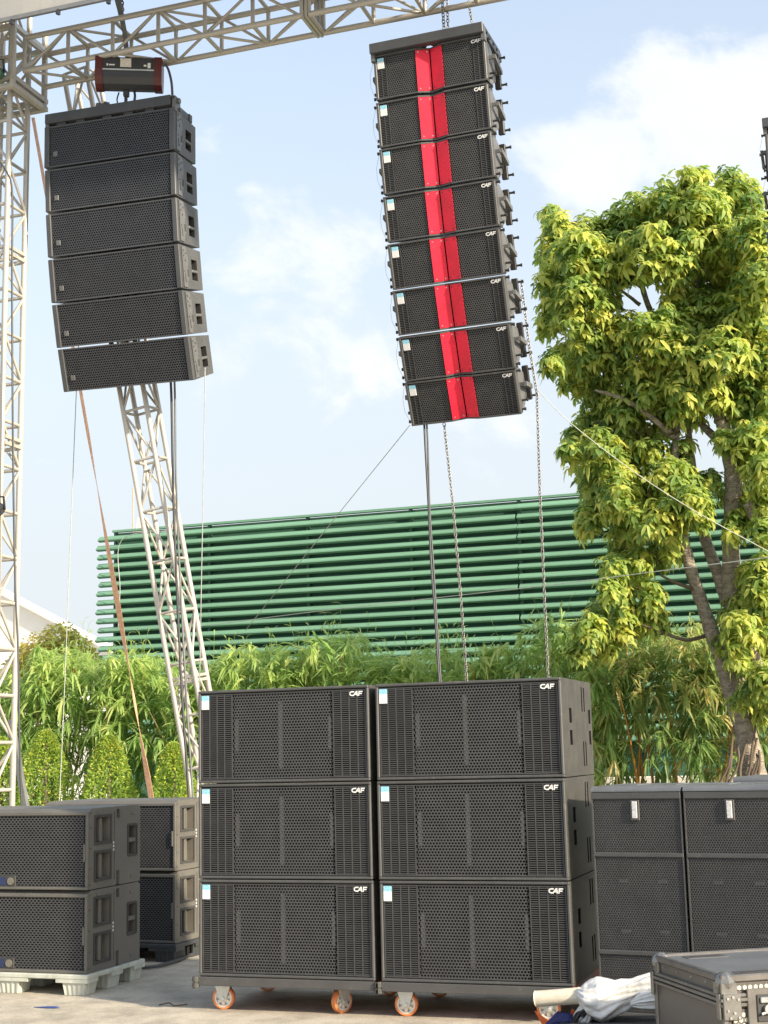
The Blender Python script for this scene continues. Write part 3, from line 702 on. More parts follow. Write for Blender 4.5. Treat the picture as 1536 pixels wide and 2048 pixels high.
# ================================================================== LEFT COLUMN (grey-cheeked line array)
WA, HA, DA = 1.35, .401, .46
def make_array_a():
    t = thing('line_array_speaker', (0,0,0))
    h, wd = HA/2, WA/2
    b = MB(); hb = .180
    # body behind the baffle, tapering backwards
    P = lambda s, y, z: (s*(wd-.004), y, z)
    b.face(P(-1,.03,h),P(1,.03,h),P(1,DA,hb),P(-1,DA,hb)); b.face(P(-1,DA,-hb),P(1,DA,-hb),P(1,.03,-h),P(-1,.03,-h))
    b.face(P(1,DA,-hb),P(-1,DA,-hb),P(-1,DA,hb),P(1,DA,hb))
    # both flanks: flat cheek, then a panel with the handle pocket
    for s in (1,-1):
        x = s*(wd-.004)
        y0, y1, z0, z1 = .245, .365, -.105, .085
        def zz(y): return h+(hb-h)*(y-.03)/(DA-.03)
        q = lambda y, z, d=0: (x-s*d, y, z)
        b.face(q(.03,-h),q(y0,-zz(y0)),q(y0,zz(y0)),q(.03,h)); b.face(q(y1,-zz(y1)),q(DA,-hb),q(DA,hb),q(y1,zz(y1)))
        b.face(q(y0,-zz(y0)),q(y1,-zz(y1)),q(y1,z0),q(y0,z0)); b.face(q(y0,z1),q(y1,z1),q(y1,zz(y1)),q(y0,zz(y0)))
        b.cur = 1
        b.face(q(y0,z0,.07),q(y1,z0,.07),q(y1,z1,.07),q(y0,z1,.07))
        for (a,c_) in (((y0,z0),(y1,z0)),((y1,z0),(y1,z1)),((y1,z1),(y0,z1)),((y0,z1),(y0,z0))): b.face(q(*a),q(*c_),q(*c_,.07),q(*a,.07))
        b.cur = 0
    b.build('cabinet', [M_arrb, M_pocket], t)
    for s in (1,-1):
        b = MB(); x = s*(wd-.004)
        b.bbox(min(x-s*.03,x+s*.004),max(x-s*.03,x+s*.004),.247,.363,-.035,-.008,.006); b.build('handle_bar', M_steel, t)
        b = MB()                                       # rigging plate, notched outline
        pl = [(.045,-.185),(.12,-.185),(.135,-.12),(.165,-.09),(.165,-.03),(.14,.0),(.165,.05),(.15,.12),(.135,.185),(.045,.185)]
        b.prism(pl, 0, s*(wd-.002), s*(wd+.006)); b.build('rigging_plate', M_steel, t)
        b = MB()
        for (y,z,rr) in ((.07,.15,.009),(.07,.10,.009),(.10,.06,.010),(.07,-.04,.008),(.09,-.13,.010),(.12,.13,.008)): 
            b.tube([(s*(wd+.004),y,z),(s*(wd+.0085),y,z)], rr, 8)
        b.box(*sorted((s*(wd+.006),s*(wd+.0078))),.075,.088,-.12,-.06); b.box(*sorted((s*(wd+.006),s*(wd+.0078))),.13,.158,-.085,-.02)
        b.build('plate_slots', M_pocket, t, kind='stuff')
    b = MB()                                            # baffle frame
    for s in (1,-1): b.bbox(*sorted((s*wd,s*(wd-.052))),-.004,.045,-h,h,.006)
    b.box(-wd+.05,wd-.05,.004,.045,h-.012,h); b.box(-wd+.05,wd-.05,.004,.045,-h,-h+.012)
    b.build('baffle_frame', M_arrc, t)
    b = MB(); b.hexplate(-wd+.052,wd-.052,-h+.012,h-.012,.008,.025,k=.66); b.build('grille', M_grl2, t)
    b = MB(); b.box(-wd+.05,wd-.05,.030,.05,-h+.01,h-.01); b.build('baffle', M_foam, t)
    b = MB(); b.bbox(-wd+.095,-wd+.14,-.001,.007,-.10,-.05,.003); b.build('badge', M_steel, t)
    return t
ARR_L = [(0.,7.0552,.0391),(.0277,6.6316,.0947),(.0665,6.2033,.1521),(.1289,5.7809,.2127),(.2206,5.3686,.2758),(.3435,4.970,.3397)]
ordn = ['topmost','second from the top','third from the top','fourth from the top','second from the bottom','lowest']
protoA = make_array_a()
for i, (dy, z, th) in enumerate(ARR_L):
    o = protoA if i == 0 else copy_tree(protoA)
    o.location = (-2.144, 2.5+dy, z+.217); o.rotation_euler = (th, .0167, .0156)
    tag(o, f'dark grey line array speaker, {ordn[i]} in the left hanging column', 'speaker', 'line array speakers in the left column')
# its flying frame
fr = thing('flying_frame', (-2.144,2.5,7.055+.217+.2), (.03,.0167,.0156), label='dark grey flying frame bar on top of the left speaker column', cat='frame')
b = MB(); b.bbox(-.665,.645,-.02,.07,.03,.125,.006); b.build('front_beam', M_flyb, fr)
b = MB(); b.bbox(-.66,.64,.40,.46,.03,.11,.006); b.build('rear_beam', M_flyb, fr)
for x in (-.63,0,.61):
    b = MB(); b.box(x-.02,x+.02,.065,.405,.04,.10); b.build('cross_beam', M_flyb, fr)
for x in (-.5,-.3,-.02,.2,.42):
    b = MB(); b.box(x-.04,x+.05,.0,.05,-.012,.034); b.build('spacer', M_rigb, fr)
for s in (-.66,.66):
    b = MB(); b.bbox(s-.012,s+.028,.0,.11,-.03,.12,.006); b.tube([(s+.025,.05,.08),(s+.05,.05,.08)],.025,10); b.tube([(s+.025,.085,.01),(s+.045,.085,.01)],.018,10); b.build('end_lug', M_steel, fr)
b = MB(); b.bbox(-.22,-.08,.1,.22,.10,.14,.01); b.tube([(-.19,.16,.12),(-.19,.16,.23)],.03,10); b.tube([(-.19,.12,.19),(-.06,.12,.19)],.022,10); b.tube([(-.10,.12,.14),(-.10,.12,.22)],.016,8); b.build('sling_clamp', M_steel, fr)

# chain hoist above it
hx = (at(195,150,Y=2.5)+at(325,155,Y=2.5))/2
ho = thing('chain_hoist', (hx.x,2.5,hx.z), (.05,.02,.40), label='black electric chain hoist with dark red ends above the left column', cat='hoist')
b = MB(); b.prism([(-.115,.13),(.115,.13),(.12,.01),(.10,-.10),(.03,-.14),(-.03,-.14),(-.09,-.115),(-.118,-.06),(-.12,.01)], 0, -.235, .235); b.build('body', M_hoist, ho)
for s in (-1,1):
    b = MB(); b.prism([(-.122,.138),(.122,.138),(.128,.01),(.108,-.108),(.035,-.148),(-.035,-.148),(-.098,-.122),(-.126,-.06),(-.128,.01)], 0, *sorted((s*.235,s*.305))); b.build('end_cap', M_hoire, ho)
b = MB(); b.box(-.075,.025,-.123,-.1165,.035,.118); b.build('label_plate', M_hoilb, ho)
b = MB(); b.box(.175,.202,-.1225,-.1175,.03,.08); b.box(.14,.165,-.1225,-.1175,.045,.062); b.box(-.20,-.185,-.1225,-.118,.045,.065); b.box(-.178,-.125,-.1225,-.118,.048,.060); b.build('marking', M_logo, ho, kind='stuff')
b = MB(); b.box(-.235,.235,-.1245,-.119,.004,.016); b.build('trim_strip', M_zinc, ho)
b = MB(); b.bbox(-.055,.0,-.03,.03,-.2,-.14,.008); b.tube([(-.03,0,-.2),(-.03,0,-.27),(-.005,0,-.30),(.01,0,-.27)],.016,8); b.build('hook', M_rigb, ho)

def chain(name, pts, link, rad, label, m_=M_chain, step=None):
    """real interlocking links along a polyline, one object"""
    pts = [Vector(p) for p in pts]; base = pts[0].copy(); mb = MB()
    seg = [(pts[i+1]-pts[i]).length for i in range(len(pts)-1)]; tot = sum(seg); n = int(tot/(link*.72))
    def pos(s):
        for i, L in enumerate(seg):
            if s <= L or i == len(seg)-1: return pts[i].lerp(pts[i+1], s/L), (pts[i+1]-pts[i]).normalized()
            s -= L
    for k in range(n):
        p, t = pos(tot*(k+.5)/n); a = t.orthogonal().normalized(); bb = t.cross(a)
        if k % 2: a = bb
        a = (a + rdir(rnd)*.25).normalized(); w2 = link*.30; l2 = link*.5
        ring = [p-base + t*(l2*math.cos(c))*1.0 + a*(w2*math.sin(c)) for c in [2*PI*j/8 for j in range(8)]]
        mb.tube(ring+[ring[0], ring[1]], rad, 5, cap=False)
    o = mb.build(name, m_, smooth=True, label=label, cat='chain'); o.location = base; return o
rnd = random.Random(21)
hp = hx
chain('lifting_chain', [(hp.x-.03,2.5,hp.z+.14),(hp.x-.06,2.49,8.30),(hp.x-.10,2.48,9.0)], .045, .006, 'steel lifting chain rising from the hoist to the truss beam', M_rigb)
chain('lifting_chain', [(hp.x-.03,2.5,hp.z-.26),(hp.x-.03,2.52,7.60)], .045, .007, 'short dark chain from the hoist hook down to the flying frame', M_rigb)
b = MB(); P = [at(232,-15,Y=2.35),at(240,20,Y=2.35),at(250,70,Y=2.4),at(256,115,Y=2.45)]
for i in range(len(P)-1):
    a0, a1 = Vector((.034-.006*i,0,0)), Vector((.034-.006*(i+1),0,0)); b.hexa([P[i]-a0,P[i]+a0,P[i]+a0+V(0,.008,0),P[i]-a0+V(0,.008,0),P[i+1]-a1,P[i+1]+a1,P[i+1]+a1+V(0,.008,0),P[i+1]-a1+V(0,.008,0)])
M_sling = mat('grey_sling', (.20,.205,.20), .8, scale=40, var=.2)
b.build('round_sling', M_sling, label='grey fabric sling wrapped over the beam beside the hoist chain', cat='sling')

# ================================================================== RIGHT COLUMN (red-finned line array)
WB, HB = 1.0, .392
def strip(mb, z0, z1, yb=.085, inset=0.):
    e = inset
    pl = [(-.5+e,e),(-.30,e-.004),(-.118,e),(-.006,.056+e),(.006,.056+e),(.118,e),(.30,e-.004),(.5-e,e),(.5-e,yb),(-.5+e,yb)]
    mb.prism(pl, 2, z0, z1)
def make_array_b():
    t = thing('line_array_speaker', (0,0,0)); h = HB/2
    b = MB()
    P = lambda x, y, z: (x,y,z); hb, D = .165, .43
    b.hexa([P(-.485,.08,-h+.004),P(.485,.08,-h+.004),P(.44,D,-hb),P(-.44,D,-hb),P(-.485,.08,h-.004),P(.485,.08,h-.004),P(.44,D,hb),P(-.44,D,hb)])
    b.build('cabinet', M_cab, t)
    b = MB(); strip(b, h-.013, h); strip(b, -h, -h+.013)
    for s in (-1,1): b.bbox(*sorted((s*.5,s*.476)), 0, .088, -h+.0, h-.0, .004)
    b.build('front_frame', M_frm, t)
    for s in (-1,1):
        b = MB(); b.hexplate(*sorted((s*.118,s*.392)), -h+.014, h-.014, .012, .021, k=.67); b.build('perforated_grille', M_grl, t)
        b = MB(); a, c_ = sorted((s*.392,s*.477)); n = 24
        for i in range(n):
            z = -h+.016+(i+.5)*(HB-.032)/n; b.box(a,c_,.010,.020,z-.0040,z+.0028)
        for k in range(3):
            x = a+(c_-a)*k/2; b.box(x-.003,x+.003,.008,.022,-h+.012,h-.012)
        b.build('slotted_grille', M_grl, t, kind='stuff')
        b = MB(); x0, x1 = s*.118, s*.006; y0, y1 = .004, .050
        for (ya, dz) in ((0,0),):
            pts = [(x0,y0),(x1,y1),(x1,y1+.006),(x0,y0+.006)]
            b.prism(pts, 2, -h+.016, h-.016)
        b.build('red_fin', M_red, t)
        b = MB()
        for fz in (-h+.035, h-.035):
            for fx in (.2,.85):
                x = x0+(x1-x0)*fx; y = y0+(y1-y0)*fx
                b.tube([(x,y-.003,fz),(x,y+.003,fz)], .0062, 7)
        b.build('screw', M_screw if s < 0 else M_rigb, t, kind='stuff')
        b = MB(); b.prism([(.06,-h+.01),(.20,-h+.02),(.34,-.11),(.36,-.06),(.36,.06),(.34,.11),(.20,h-.02),(.06,h-.01)], 0, *sorted((s*.486,s*.494))); b.build('side_plate', M_steel, t)
        b = MB(); b.bar((s*.545,.13,.045),(s*.545,.36,-.03),.026,.04); b.bar((s*.485,.14,.042),(s*.54,.14,.042),.02,.03); b.bar((s*.485,.35,-.027),(s*.54,.35,-.027),.02,.03); b.build('handle', M_steel, t)
        b = MB(); b.bbox(*sorted((s*.475,s*.53)), .385,.425,-.155,.155,.006); b.build('rear_rail', M_rigb, t)
        b = MB()
        for (y,z,l) in ((.405,.12,.58),(.405,-.12,.58),(.13,-.10,.55),(.06,h-.02,.535),(.06,-h+.03,.535)):
            b.tube([(s*.48,y,z),(s*l,y,z)], .010, 8); b.tube([(s*(l-.012),y,z),(s*l,y,z)], .015, 8)
        b.build('locking_pin', M_rigb, t, kind='stuff')
    b = MB(); strip(b, -h+.012, h-.012, .088, .024); b.build('baffle', M_foam, t)
    b = MB(); b.bbox(-.468,-.408,.003,.010,.075,.168,.001); b.build('label_sticker', M_stick, t)
    b = MB(); b.logo(.380,.140,.004,.032); b.build('logo', M_logo, t, kind='stuff')
    b = MB(); q = [( -.52,.06,h-.02),(-.555,.05,.05),(-.55,.03,-.06),(-.53,.05,-.14),(-.51,.06,-h+.03)]
    b.tube(q, .0016, 4); b.build('pin_lanyard', M_wire, t)
    return t
ARR_R = [(.005,7.1744,.1187),(.0587,6.7597,.1581),(.1225,6.3549,.1989),(.199,5.9468,.2426),(.3001,5.549,.2895),(.4207,5.1651,.339),(.5603,4.7827,.39),(.7188,4.4113,.4418)]
ordr = ['topmost','second from the top','third from the top','fourth from the top','fifth from the top','third from the bottom','second from the bottom','lowest']
protoB = make_array_b()
for i, (dy, z, th) in enumerate(ARR_R):
    o = protoB if i == 0 else copy_tree(protoB)
    o.location = (.9784, 2.5+dy, z+.217); o.rotation_euler = (th, -.0122, .0016)
    tag(o, f'black line array speaker with red centre fins, {ordr[i]} in its hanging column', 'speaker', 'red finned line array speakers')
def make_frame_b(loc, rot, label):
    f = thing('flying_frame', loc, rot, label=label, cat='frame')
    b = MB(); b.bbox(-.515,.505,-.03,.05,.0,.09,.005); b.build('front_beam', M_flyb, f)
    b = MB(); b.bbox(-.51,.50,.60,.66,.0,.08,.005); b.build('rear_beam', M_flyb, f)
    for s in (-1,1):
        b = MB(); b.bbox(*sorted((s*.505,s*.465)), .05,.60,.0,.085,.004); b.build('side_rail', M_flyb, f)
        b = MB()
        for y in (.10,.22,.34,.46): b.tube([(s*.50,y,.04),(s*.513,y,.04)], .011, 8)
        b.build('rail_pin', M_rigb, f, kind='stuff')
        b = MB(); b.bar((s*.04,.05,.03),(s*.40,.60,.03),.05,.05); b.build('diagonal_brace', M_flyb, f)
        b = MB(); b.box(*sorted((s*.48,s*.512)), .0,.06,-.06,.004); b.build('drop_lug', M_steel, f)
    return f
make_frame_b((.975,2.46,7.1744+.217+.2), (.06,-.0122,.0016), 'dark flying frame on top of the red finned speaker column')
c0 = at(888,60,Y=2.62)
chain('lifting_chain', [c0,(c0.x-.01,2.56,c0.z+1.0)], .042, .0044, 'steel chain holding up the red finned column, left of a pair')
c1 = at(896,58,Y=2.66)
chain('lifting_chain', [c1,(c1.x+.02,2.6,c1.z+1.0)], .040, .0040, 'steel chain holding up the red finned column, right of a pair')
c2 = at(944,45,Y=3.0)
chain('lifting_chain', [c2,(c2.x-.06,2.75,c2.z+.9)], .040, .0040, 'single steel chain at the rear of the red finned column frame')
chain('loose_chain', [at(888,846,Y=3.35),at(905,1000,Y=3.4),at(922,1200,Y=3.45),at(932,1340,Y=3.5),at(936,1420,Y=3.5)], .040, .0040, 'loose steel chain dangling below the middle of the red finned column')
chain('loose_chain', [at(1042,560,Y=3.45),at(1058,690,Y=3.45),at(1074,790,Y=3.5),at(1080,990,Y=3.55),at(1090,1220,Y=3.6),at(1095,1330,Y=3.6),at(1098,1400,Y=3.6)], .040, .0040, 'loose steel chain dangling behind the right side of the red finned column')

# sliver of a third column at the right edge
p3 = at(1529,262,Y=4.6)
for i in range(3):
    o = copy_tree(protoB); o.location = (p3.x+.5, 4.6+.03*i, p3.z-.2-.405*i); o.rotation_euler = (.04+.04*i,0,0)
    tag(o, f'black line array speaker cut off by the right edge, {["top","middle","bottom"][i]} of three', 'speaker', 'speakers cut off at the right edge')
make_frame_b((p3.x+.5,4.58,p3.z+.02), (.03,0,0), 'dark flying frame cut off by the right edge')
chain('lifting_chain', [(p3.x+.5,4.9,p3.z+.1),(p3.x+.5,4.9,p3.z+1.6)], .042, .0044, 'steel chain above the column cut off by the right edge')

# ================================================================== SUBWOOFER STACKS (centre)
SW, SH, SD, GAP, Z0 = 1.1825, .6, .955, .044, .2175
def make_sub():
    t = thing('subwoofer', (0,0,0))               # origin: front left bottom
    b = MB(); h = SH-.005
    b.box(0,SW,.022,SD,.001,h,skip='fr')
    slots = []
    U, Vv = SD-.022, h-.001
    for (u0,u1) in ((.60,.635),(.675,.71)):
        slots += [(u0,u1,.40,.555,.09),(u0,u1,.055,.21,.09)]
    for (u0,u1) in ((.20,.275),(.82,.885)):
        slots += [(u0,u1,.325,.415,.09),(u0,u1,.19,.28,.09)]
    b.panel((SW,.022,.001),(0,1,0),(0,0,1),U,Vv,slots,(1,0,0),0,1)
    b.cur = 0
    b.build('cabinet', [M_cab, M_shade], t)  # pocket insides near-black: their shade is put into the colour
    b = MB(); f = .018
    b.bbox(0,SW,0,.03,h-f,h,.005); b.bbox(0,SW,0,.03,.001,f+.001,.005)
    b.bbox(0,f,.0015,.03,f-.002,h-f+.002,.005); b.bbox(SW-f,SW,.0015,.03,f-.002,h-f+.002,.005)
    b.build('front_frame', M_frm, t)
    b = MB(); b.box(f-.004,SW-f+.004,.034,.045,f-.004,h-f+.004); b.build('baffle', M_foam, t)
    g0, g1, zb, zt = f+.004, SW-f-.004, f+.006, h-f-.006
    xa, xb = .241, .938
    b = MB(); b.hexplate(xa+.004, xb-.004, zb+.006, zt-.006, .013, .0205, k=.68); b.build('perforated_grille', M_grl, t)
    for (x0,x1) in ((g0,xa),(xb,g1)):
        b = MB(); n = 41
        for i in range(n):
            z = zb+.008+(i+.5)*(zt-zb-.016)/n; b.box(x0+.002,x1-.002,.012,.021,z-.0034,z+.0026)
        for k in range(5):
            x = x0+.003+(x1-x0-.006)*k/4; b.box(x-.003,x+.003,.0105,.022,zb+.002,zt-.002)
        b.box(x0,x1,.011,.02,zt-.008,zt); b.box(x0,x1,.011,.02,zb,zb+.008)
        b.build('slotted_grille', M_grl, t, kind='stuff')
    for (za,zc) in ((zt-.007,zt),(zb,zb+.007)):
        b = MB(); b.box(xa,xb,.011,.02,za,zc); b.build('grille_edge', M_grl, t)
    for (x,z0_,z1_,w_) in ((.575,.09,.51,.024),(.268,.20,.40,.022),(.915,.20,.40,.022)):
        b = MB(); b.box(x-w_/2,x+w_/2,.0155,.0325,z0_,z1_); b.build('inner_brace', M_brace, t)
    b = MB(); b.bbox(f+.006,f+.058,.004,.0095,zt-.098,zt-.008,.0008); b.build('label_sticker', M_stick, t)
    b = MB(); b.logo(g1-.106,zt-.044,.0075,.0315); b.build('logo', M_logo, t, kind='stuff')
    return t
protoS = make_sub(); first = True
rowS = {2:'top', 1:'middle', 0:'bottom'}
jit = random.Random(77)
for ci, (cx, nm) in enumerate(((0,'left'),(SW+GAP,'right'))):
    for lv in range(3):
        o = protoS if first else copy_tree(protoS); first = False
        o.location = (cx+jit.uniform(-.003,.003), jit.uniform(-.004,.004), Z0+lv*SH)
        tag(o, f'black double subwoofer with white logo, {rowS[lv]} of the {nm} stack of three', 'subwoofer', 'subwoofers stacked on the wheeled boards')
# wheeled boards
def make_caster():
    t = thing('caster', (0,0,0))
    b = MB(); b.box(-.055,.055,-.045,.045,.150,.156)
    for s in (-1,1):
        b.prism([(-.05,.149),(.05,.149),(.042,.12),(.018,.058),(-.018,.058),(-.042,.12)], 1, *sorted((s*.030,s*.033)))
    b.box(-.045,.045,-.032,.032,.144,.149); b.tube([(0,-.042,.071),(0,.042,.071)], .012, 10); b.build('fork', M_zinc, t)
    b = MB(); n = 28; R0, R1 = .071, .057
    for s0, s1 in ((-.022,-.017),(-.017,.017),(.017,.022)):
        ra = R0-.006 if s0 < -.02 else R0; rb = R0-.006 if s1 > .02 else R0
        for i in range(n):
            a, c_ = 2*PI*i/n, 2*PI*(i+1)/n
            b.face((ra*math.cos(a),s0,.071+ra*math.sin(a)),(ra*math.cos(c_),s0,.071+ra*math.sin(c_)),(rb*math.cos(c_),s1,.071+rb*math.sin(c_)),(rb*math.cos(a),s1,.071+rb*math.sin(a)))
    for s in (-.022,.022):
        for i in range(n):
            a, c_ = 2*PI*i/n, 2*PI*(i+1)/n; ro = R0-.006
            b.face((ro*math.cos(a),s,.071+ro*math.sin(a)),(ro*math.cos(c_),s,.071+ro*math.sin(c_)),(R1*math.cos(c_),s,.071+R1*math.sin(c_)),(R1*math.cos(a),s,.071+R1*math.sin(a)))
    wh = b.build('wheel', M_tyre, t)
    b = MB(); n = 7
    b.tube([(0,-.019,.071),(0,.019,.071)], .0175, 14)
    for i in range(n):
        a = 2*PI*i/n+.2; d = Vector((math.cos(a),0,math.sin(a))); p = Vector((0,0,.071))
        b.bar(p+d*.015, p+d*.050, .030, .021, (math.sin(a),0,-math.cos(a)))
    m2 = 28
    for s in (-.0195,.0195):
        for i in range(m2):
            a, c_ = 2*PI*i/m2, 2*PI*(i+1)/m2
            b.face((.0575*math.cos(a),s,.071+.0575*math.sin(a)),(.0575*math.cos(c_),s,.071+.0575*math.sin(c_)),(.046*math.cos(c_),s,.071+.046*math.sin(c_)),(.046*math.cos(a),s,.071+.046*math.sin(a)))
    b.tube([(0,-.002,.071),(0,.002,.071)], .057, 24)
    b.build('rim', M_rim, wh)
    return t
protoC = make_caster(); usedC = False
def place_caster(par, x, y, rz):
    global usedC
    o = protoC if not usedC else copy_tree(protoC); usedC = True
    o.parent = par; o.location = (x,y,0); o.rotation_euler = (0,0,rz); o.name = 'caster'
for ci, (cx, nm) in enumerate(((0,'left'),(SW+GAP,'right'))):
    d = thing('wheeled_board', (cx,0,0), label=f'wheeled board with orange casters under the {nm} subwoofer stack', cat='dolly', group='wheeled boards')
    b = MB(); b.bbox(.0,SW,-.006,.022,.160,.2150,.004); b.build('front_rail', M_frm, d)
    b = MB(); b.bbox(.004,SW-.002,.022,SD-.02,.158,.2145,.003); b.build('deck', M_ply, d)
    b = MB(); b.bbox(.0,SW,SD-.02,SD,.160,.2150,.004); b.build('rear_rail', M_frm, d)
    for (x,y) in ((-.021,.004),(SW+.021,.004),(-.021,SD-.01),(SW+.021,SD-.01)):
        b = MB()
        prof2 = [(.144,.021),(.150,.025),(.172,.025),(.176,.020),(.180,.020),(.184,.025),(.208,.025),(.216,.020)]
        b.tube([(x,y,z) for z,_ in prof2], [r for _,r in prof2], 12); b.build('bumper', M_rub, d, smooth=False)
    rz = [(.15,.55,.1,-.6),(.05,.5,-.15,.9)][ci]
    place_caster(d,.118,.125,rz[0]+(.0 if ci==0 else .05)); place_caster(d,.915 if ci==0 else 1.0,.14,1.05 if ci==0 else .1)
    place_caster(d,.118,SD-.13,.6); place_caster(d,1.0,SD-.13,-.4)

# ================================================================== SUBWOOFERS ON PALLETS (left)
LW, LH, LD = 1.22, .557, .74
def make_sub_l():
    t = thing('subwoofer', (0,0,0))               # origin: front RIGHT bottom, body to -x
    b = MB(); h = LH-.006
    b.box(-LW,0,.02,LD,.0,h-.02,skip='frt')
    b.face((-LW,.02,h-.02),(0,.02,h-.02),(0,.05,h),(-LW,.05,h)); b.face((-LW,.05,h),(0,.05,h),(0,LD-.03,h),(-LW,LD-.03,h)); b.face((-LW,LD-.03,h),(0,LD-.03,h),(0,LD,h-.02),(-LW,LD,h-.02))
    hl = [(.085,.285,.315,.485,.06),(.085,.285,.065,.24,.06),(.545,.66,.20,.405,.06),(.34,.352,.04,.52,.02),(.375,.42,.0,.10,.025),(.375,.42,.47,h-.02,.025)]
    b.panel((0,.02,0),(0,1,0),(0,0,1),LD-.02,h-.02,hl,(1,0,0),0,1)
    b.face((0,.02,h-.02),(0,LD,h-.02),(0,LD-.03,h),(0,.05,h))
    b.build('cabinet', [M_grey2, M_grey3], t)
    # raised pocket surrounds with grip bars
    for (u0,u1,v0,v1) in ((.085,.285,.315,.485),(.085,.285,.065,.24)):
        b = MB(); y0, y1 = .02+u0, .02+u1
        for (a,c_,e,g) in ((y0-.018,y0,v0-.018,v1+.018),(y1,y1+.018,v0-.018,v1+.018),(y0,y1,v1,v1+.018),(y0,y1,v0-.018,v0)): b.box(-.001,.005,a,c_,e,g)
        b.build('pocket_surround', M_pocket, t)
        b = MB(); b.bbox(-.034,-.004,y0+.06,y0+.098,v0,v1,.006); b.build('grip_bar', M_grey2, t)
        b = MB(); b.box(-.0585,-.04,y0+.002,y0+.075,v0+.01,v1-.003); b.build('pocket_shadow_plate', M_shade, t)
    b = MB()
    for (a,c_,e,g) in ((.55,.565,.19,.415),(.68,.695,.19,.415),(.565,.68,.405,.42),(.565,.68,.185,.20)): b.box(-.001,.005,a,c_,e,g)
    b.build('rear_pocket_surround', M_pocket, t)
    b = MB(); b.bbox(-.035,-.002,.566,.679,.285,.318,.006); b.build('rear_grip', M_grey2, t)
    for (y,z) in ((.125,.505),(.125,.03),(.60,.48),(.60,.035)):
        b = MB(); b.bbox(-.001,.004,y,y+.055,z,z+.022,.002); b.build('cast_mark', M_grey2, t)
    b = MB()
    for z in (.15,.175,.2): b.tube([(0,.352,z+.1),(.003,.352,z+.1)],.009,8)
    b.build('side_marking', M_badge, t, kind='stuff')
    b = MB()
    for z in (.03,.14,.28,.42,.52): b.tube([(0,.035,z),(.003,.035,z)],.005,7)
    b.build('bolt', M_pocket, t, kind='stuff')
    f = .022
    b = MB(); b.bbox(-LW,0,0,.028,h-.045,h-.02,.004); b.bbox(-LW,0,0,.028,.0,.02,.004); b.bbox(-LW,-LW+f,.001,.028,.018,h-.043,.004); b.bbox(-f,0,.001,.028,.018,h-.043,.004)
    b.bbox(-f-.012,-f+.004,-.006,.02,.19,.31,.003)
    b.build('front_frame', M_grey2, t)
    b = MB(); b.box(-LW+.02,-.02,.03,.04,.016,h-.04); b.build('baffle', M_foam, t)
    b = MB(); b.hexplate(-LW+f+.002,-f-.002,.022,h-.048,.012,.030,k=.66,rowk=.52); b.build('grille', M_grl, t)
    x = -.665
    b = MB(); b.bbox(x-.09,x+.085,.004,.016,.02,.095,.004); b.build('badge_plate', M_pocket, t)
    b = MB(); b.box(x-.075,x+.005,.0015,.0042,.03,.085); b.build('badge_screen', M_blue, t)
    b = MB(); b.tube([(x+.045,.006,.057),(x+.045,-.002,.057)],.026,14); b.build('badge_disc', M_grey3, t)
    return t
def make_pallet(pm):
    t = thing('pallet', (0,0,0)); x0, x1, y0, y1 = -LW-.03, .025, -.03, LD+.04
    b = MB(); b.bbox(x0,x1,y0,y1,.108,.140,.006)
    for (xa,xb) in ((x0,x0+.25),(x0+.46,x0+.80),(x1-.25,x1)): b.box(xa,xb,y0+.004,y0+.05,.085,.110); b.box(xa,xb,y1-.05,y1-.004,.085,.110)
    for (ya,yb) in ((y0,y0+.16),(y0+.33,y0+.5),(y1-.16,y1)): b.box(x1-.05,x1-.004,ya+.005,yb-.005,.084,.110)
    b.build('deck', pm, t)
    for xc in (x0+.11,(x0+x1)/2,x1-.11):
        for yc in (y0+.09,(y0+y1)/2,y1-.09):
            b = MB(); a, c_ = .095, .078; n = 9
            ring = []
            for i in range(4*n):                   # fluted block
                s_, k = divmod(i, n); u = -1+2*k/n; f = .93 if i % 2 else 1
                ring.append([(u,-f),(f,u),(-u,f),(-f,-u)][s_])
            vs = [(xc+u*a, yc+v*a*.85, .109) for u,v in ring] + [(xc+u*c_, yc+v*c_*.85, .002) for u,v in ring]; m_ = 4*n
            b.add(vs, [(i,(i+1)%m_,(i+1)%m_+m_,i+m_) for i in range(m_)] + [tuple(range(m_,2*m_))])
            b.build('foot', pm, t)
    return t
protoL = make_sub_l(); fl = True
for (px,py,rz,nm) in ((-1.045,.40,-.009,'front'),(-1.165,1.95,-.033,'rear')):
    for lv in range(2):
        o = protoL if fl else copy_tree(protoL); fl = False
        o.location = (px,py,.1425+lv*LH); o.rotation_euler = (0,0,rz)
        tag(o, f'dark grey subwoofer with moulded side handles, {["lower","upper"][lv]} of the {nm} pair on a pallet', 'subwoofer', 'subwoofers on pallets')
    p = make_pallet(M_pall if nm == 'front' else M_pald); p.location = (px,py,0); p.rotation_euler = (0,0,rz)
    tag(p, 'pale green-grey plastic pallet under the front left subwoofers' if nm == 'front' else 'black plastic pallet under the rear left subwoofers', 'pallet')

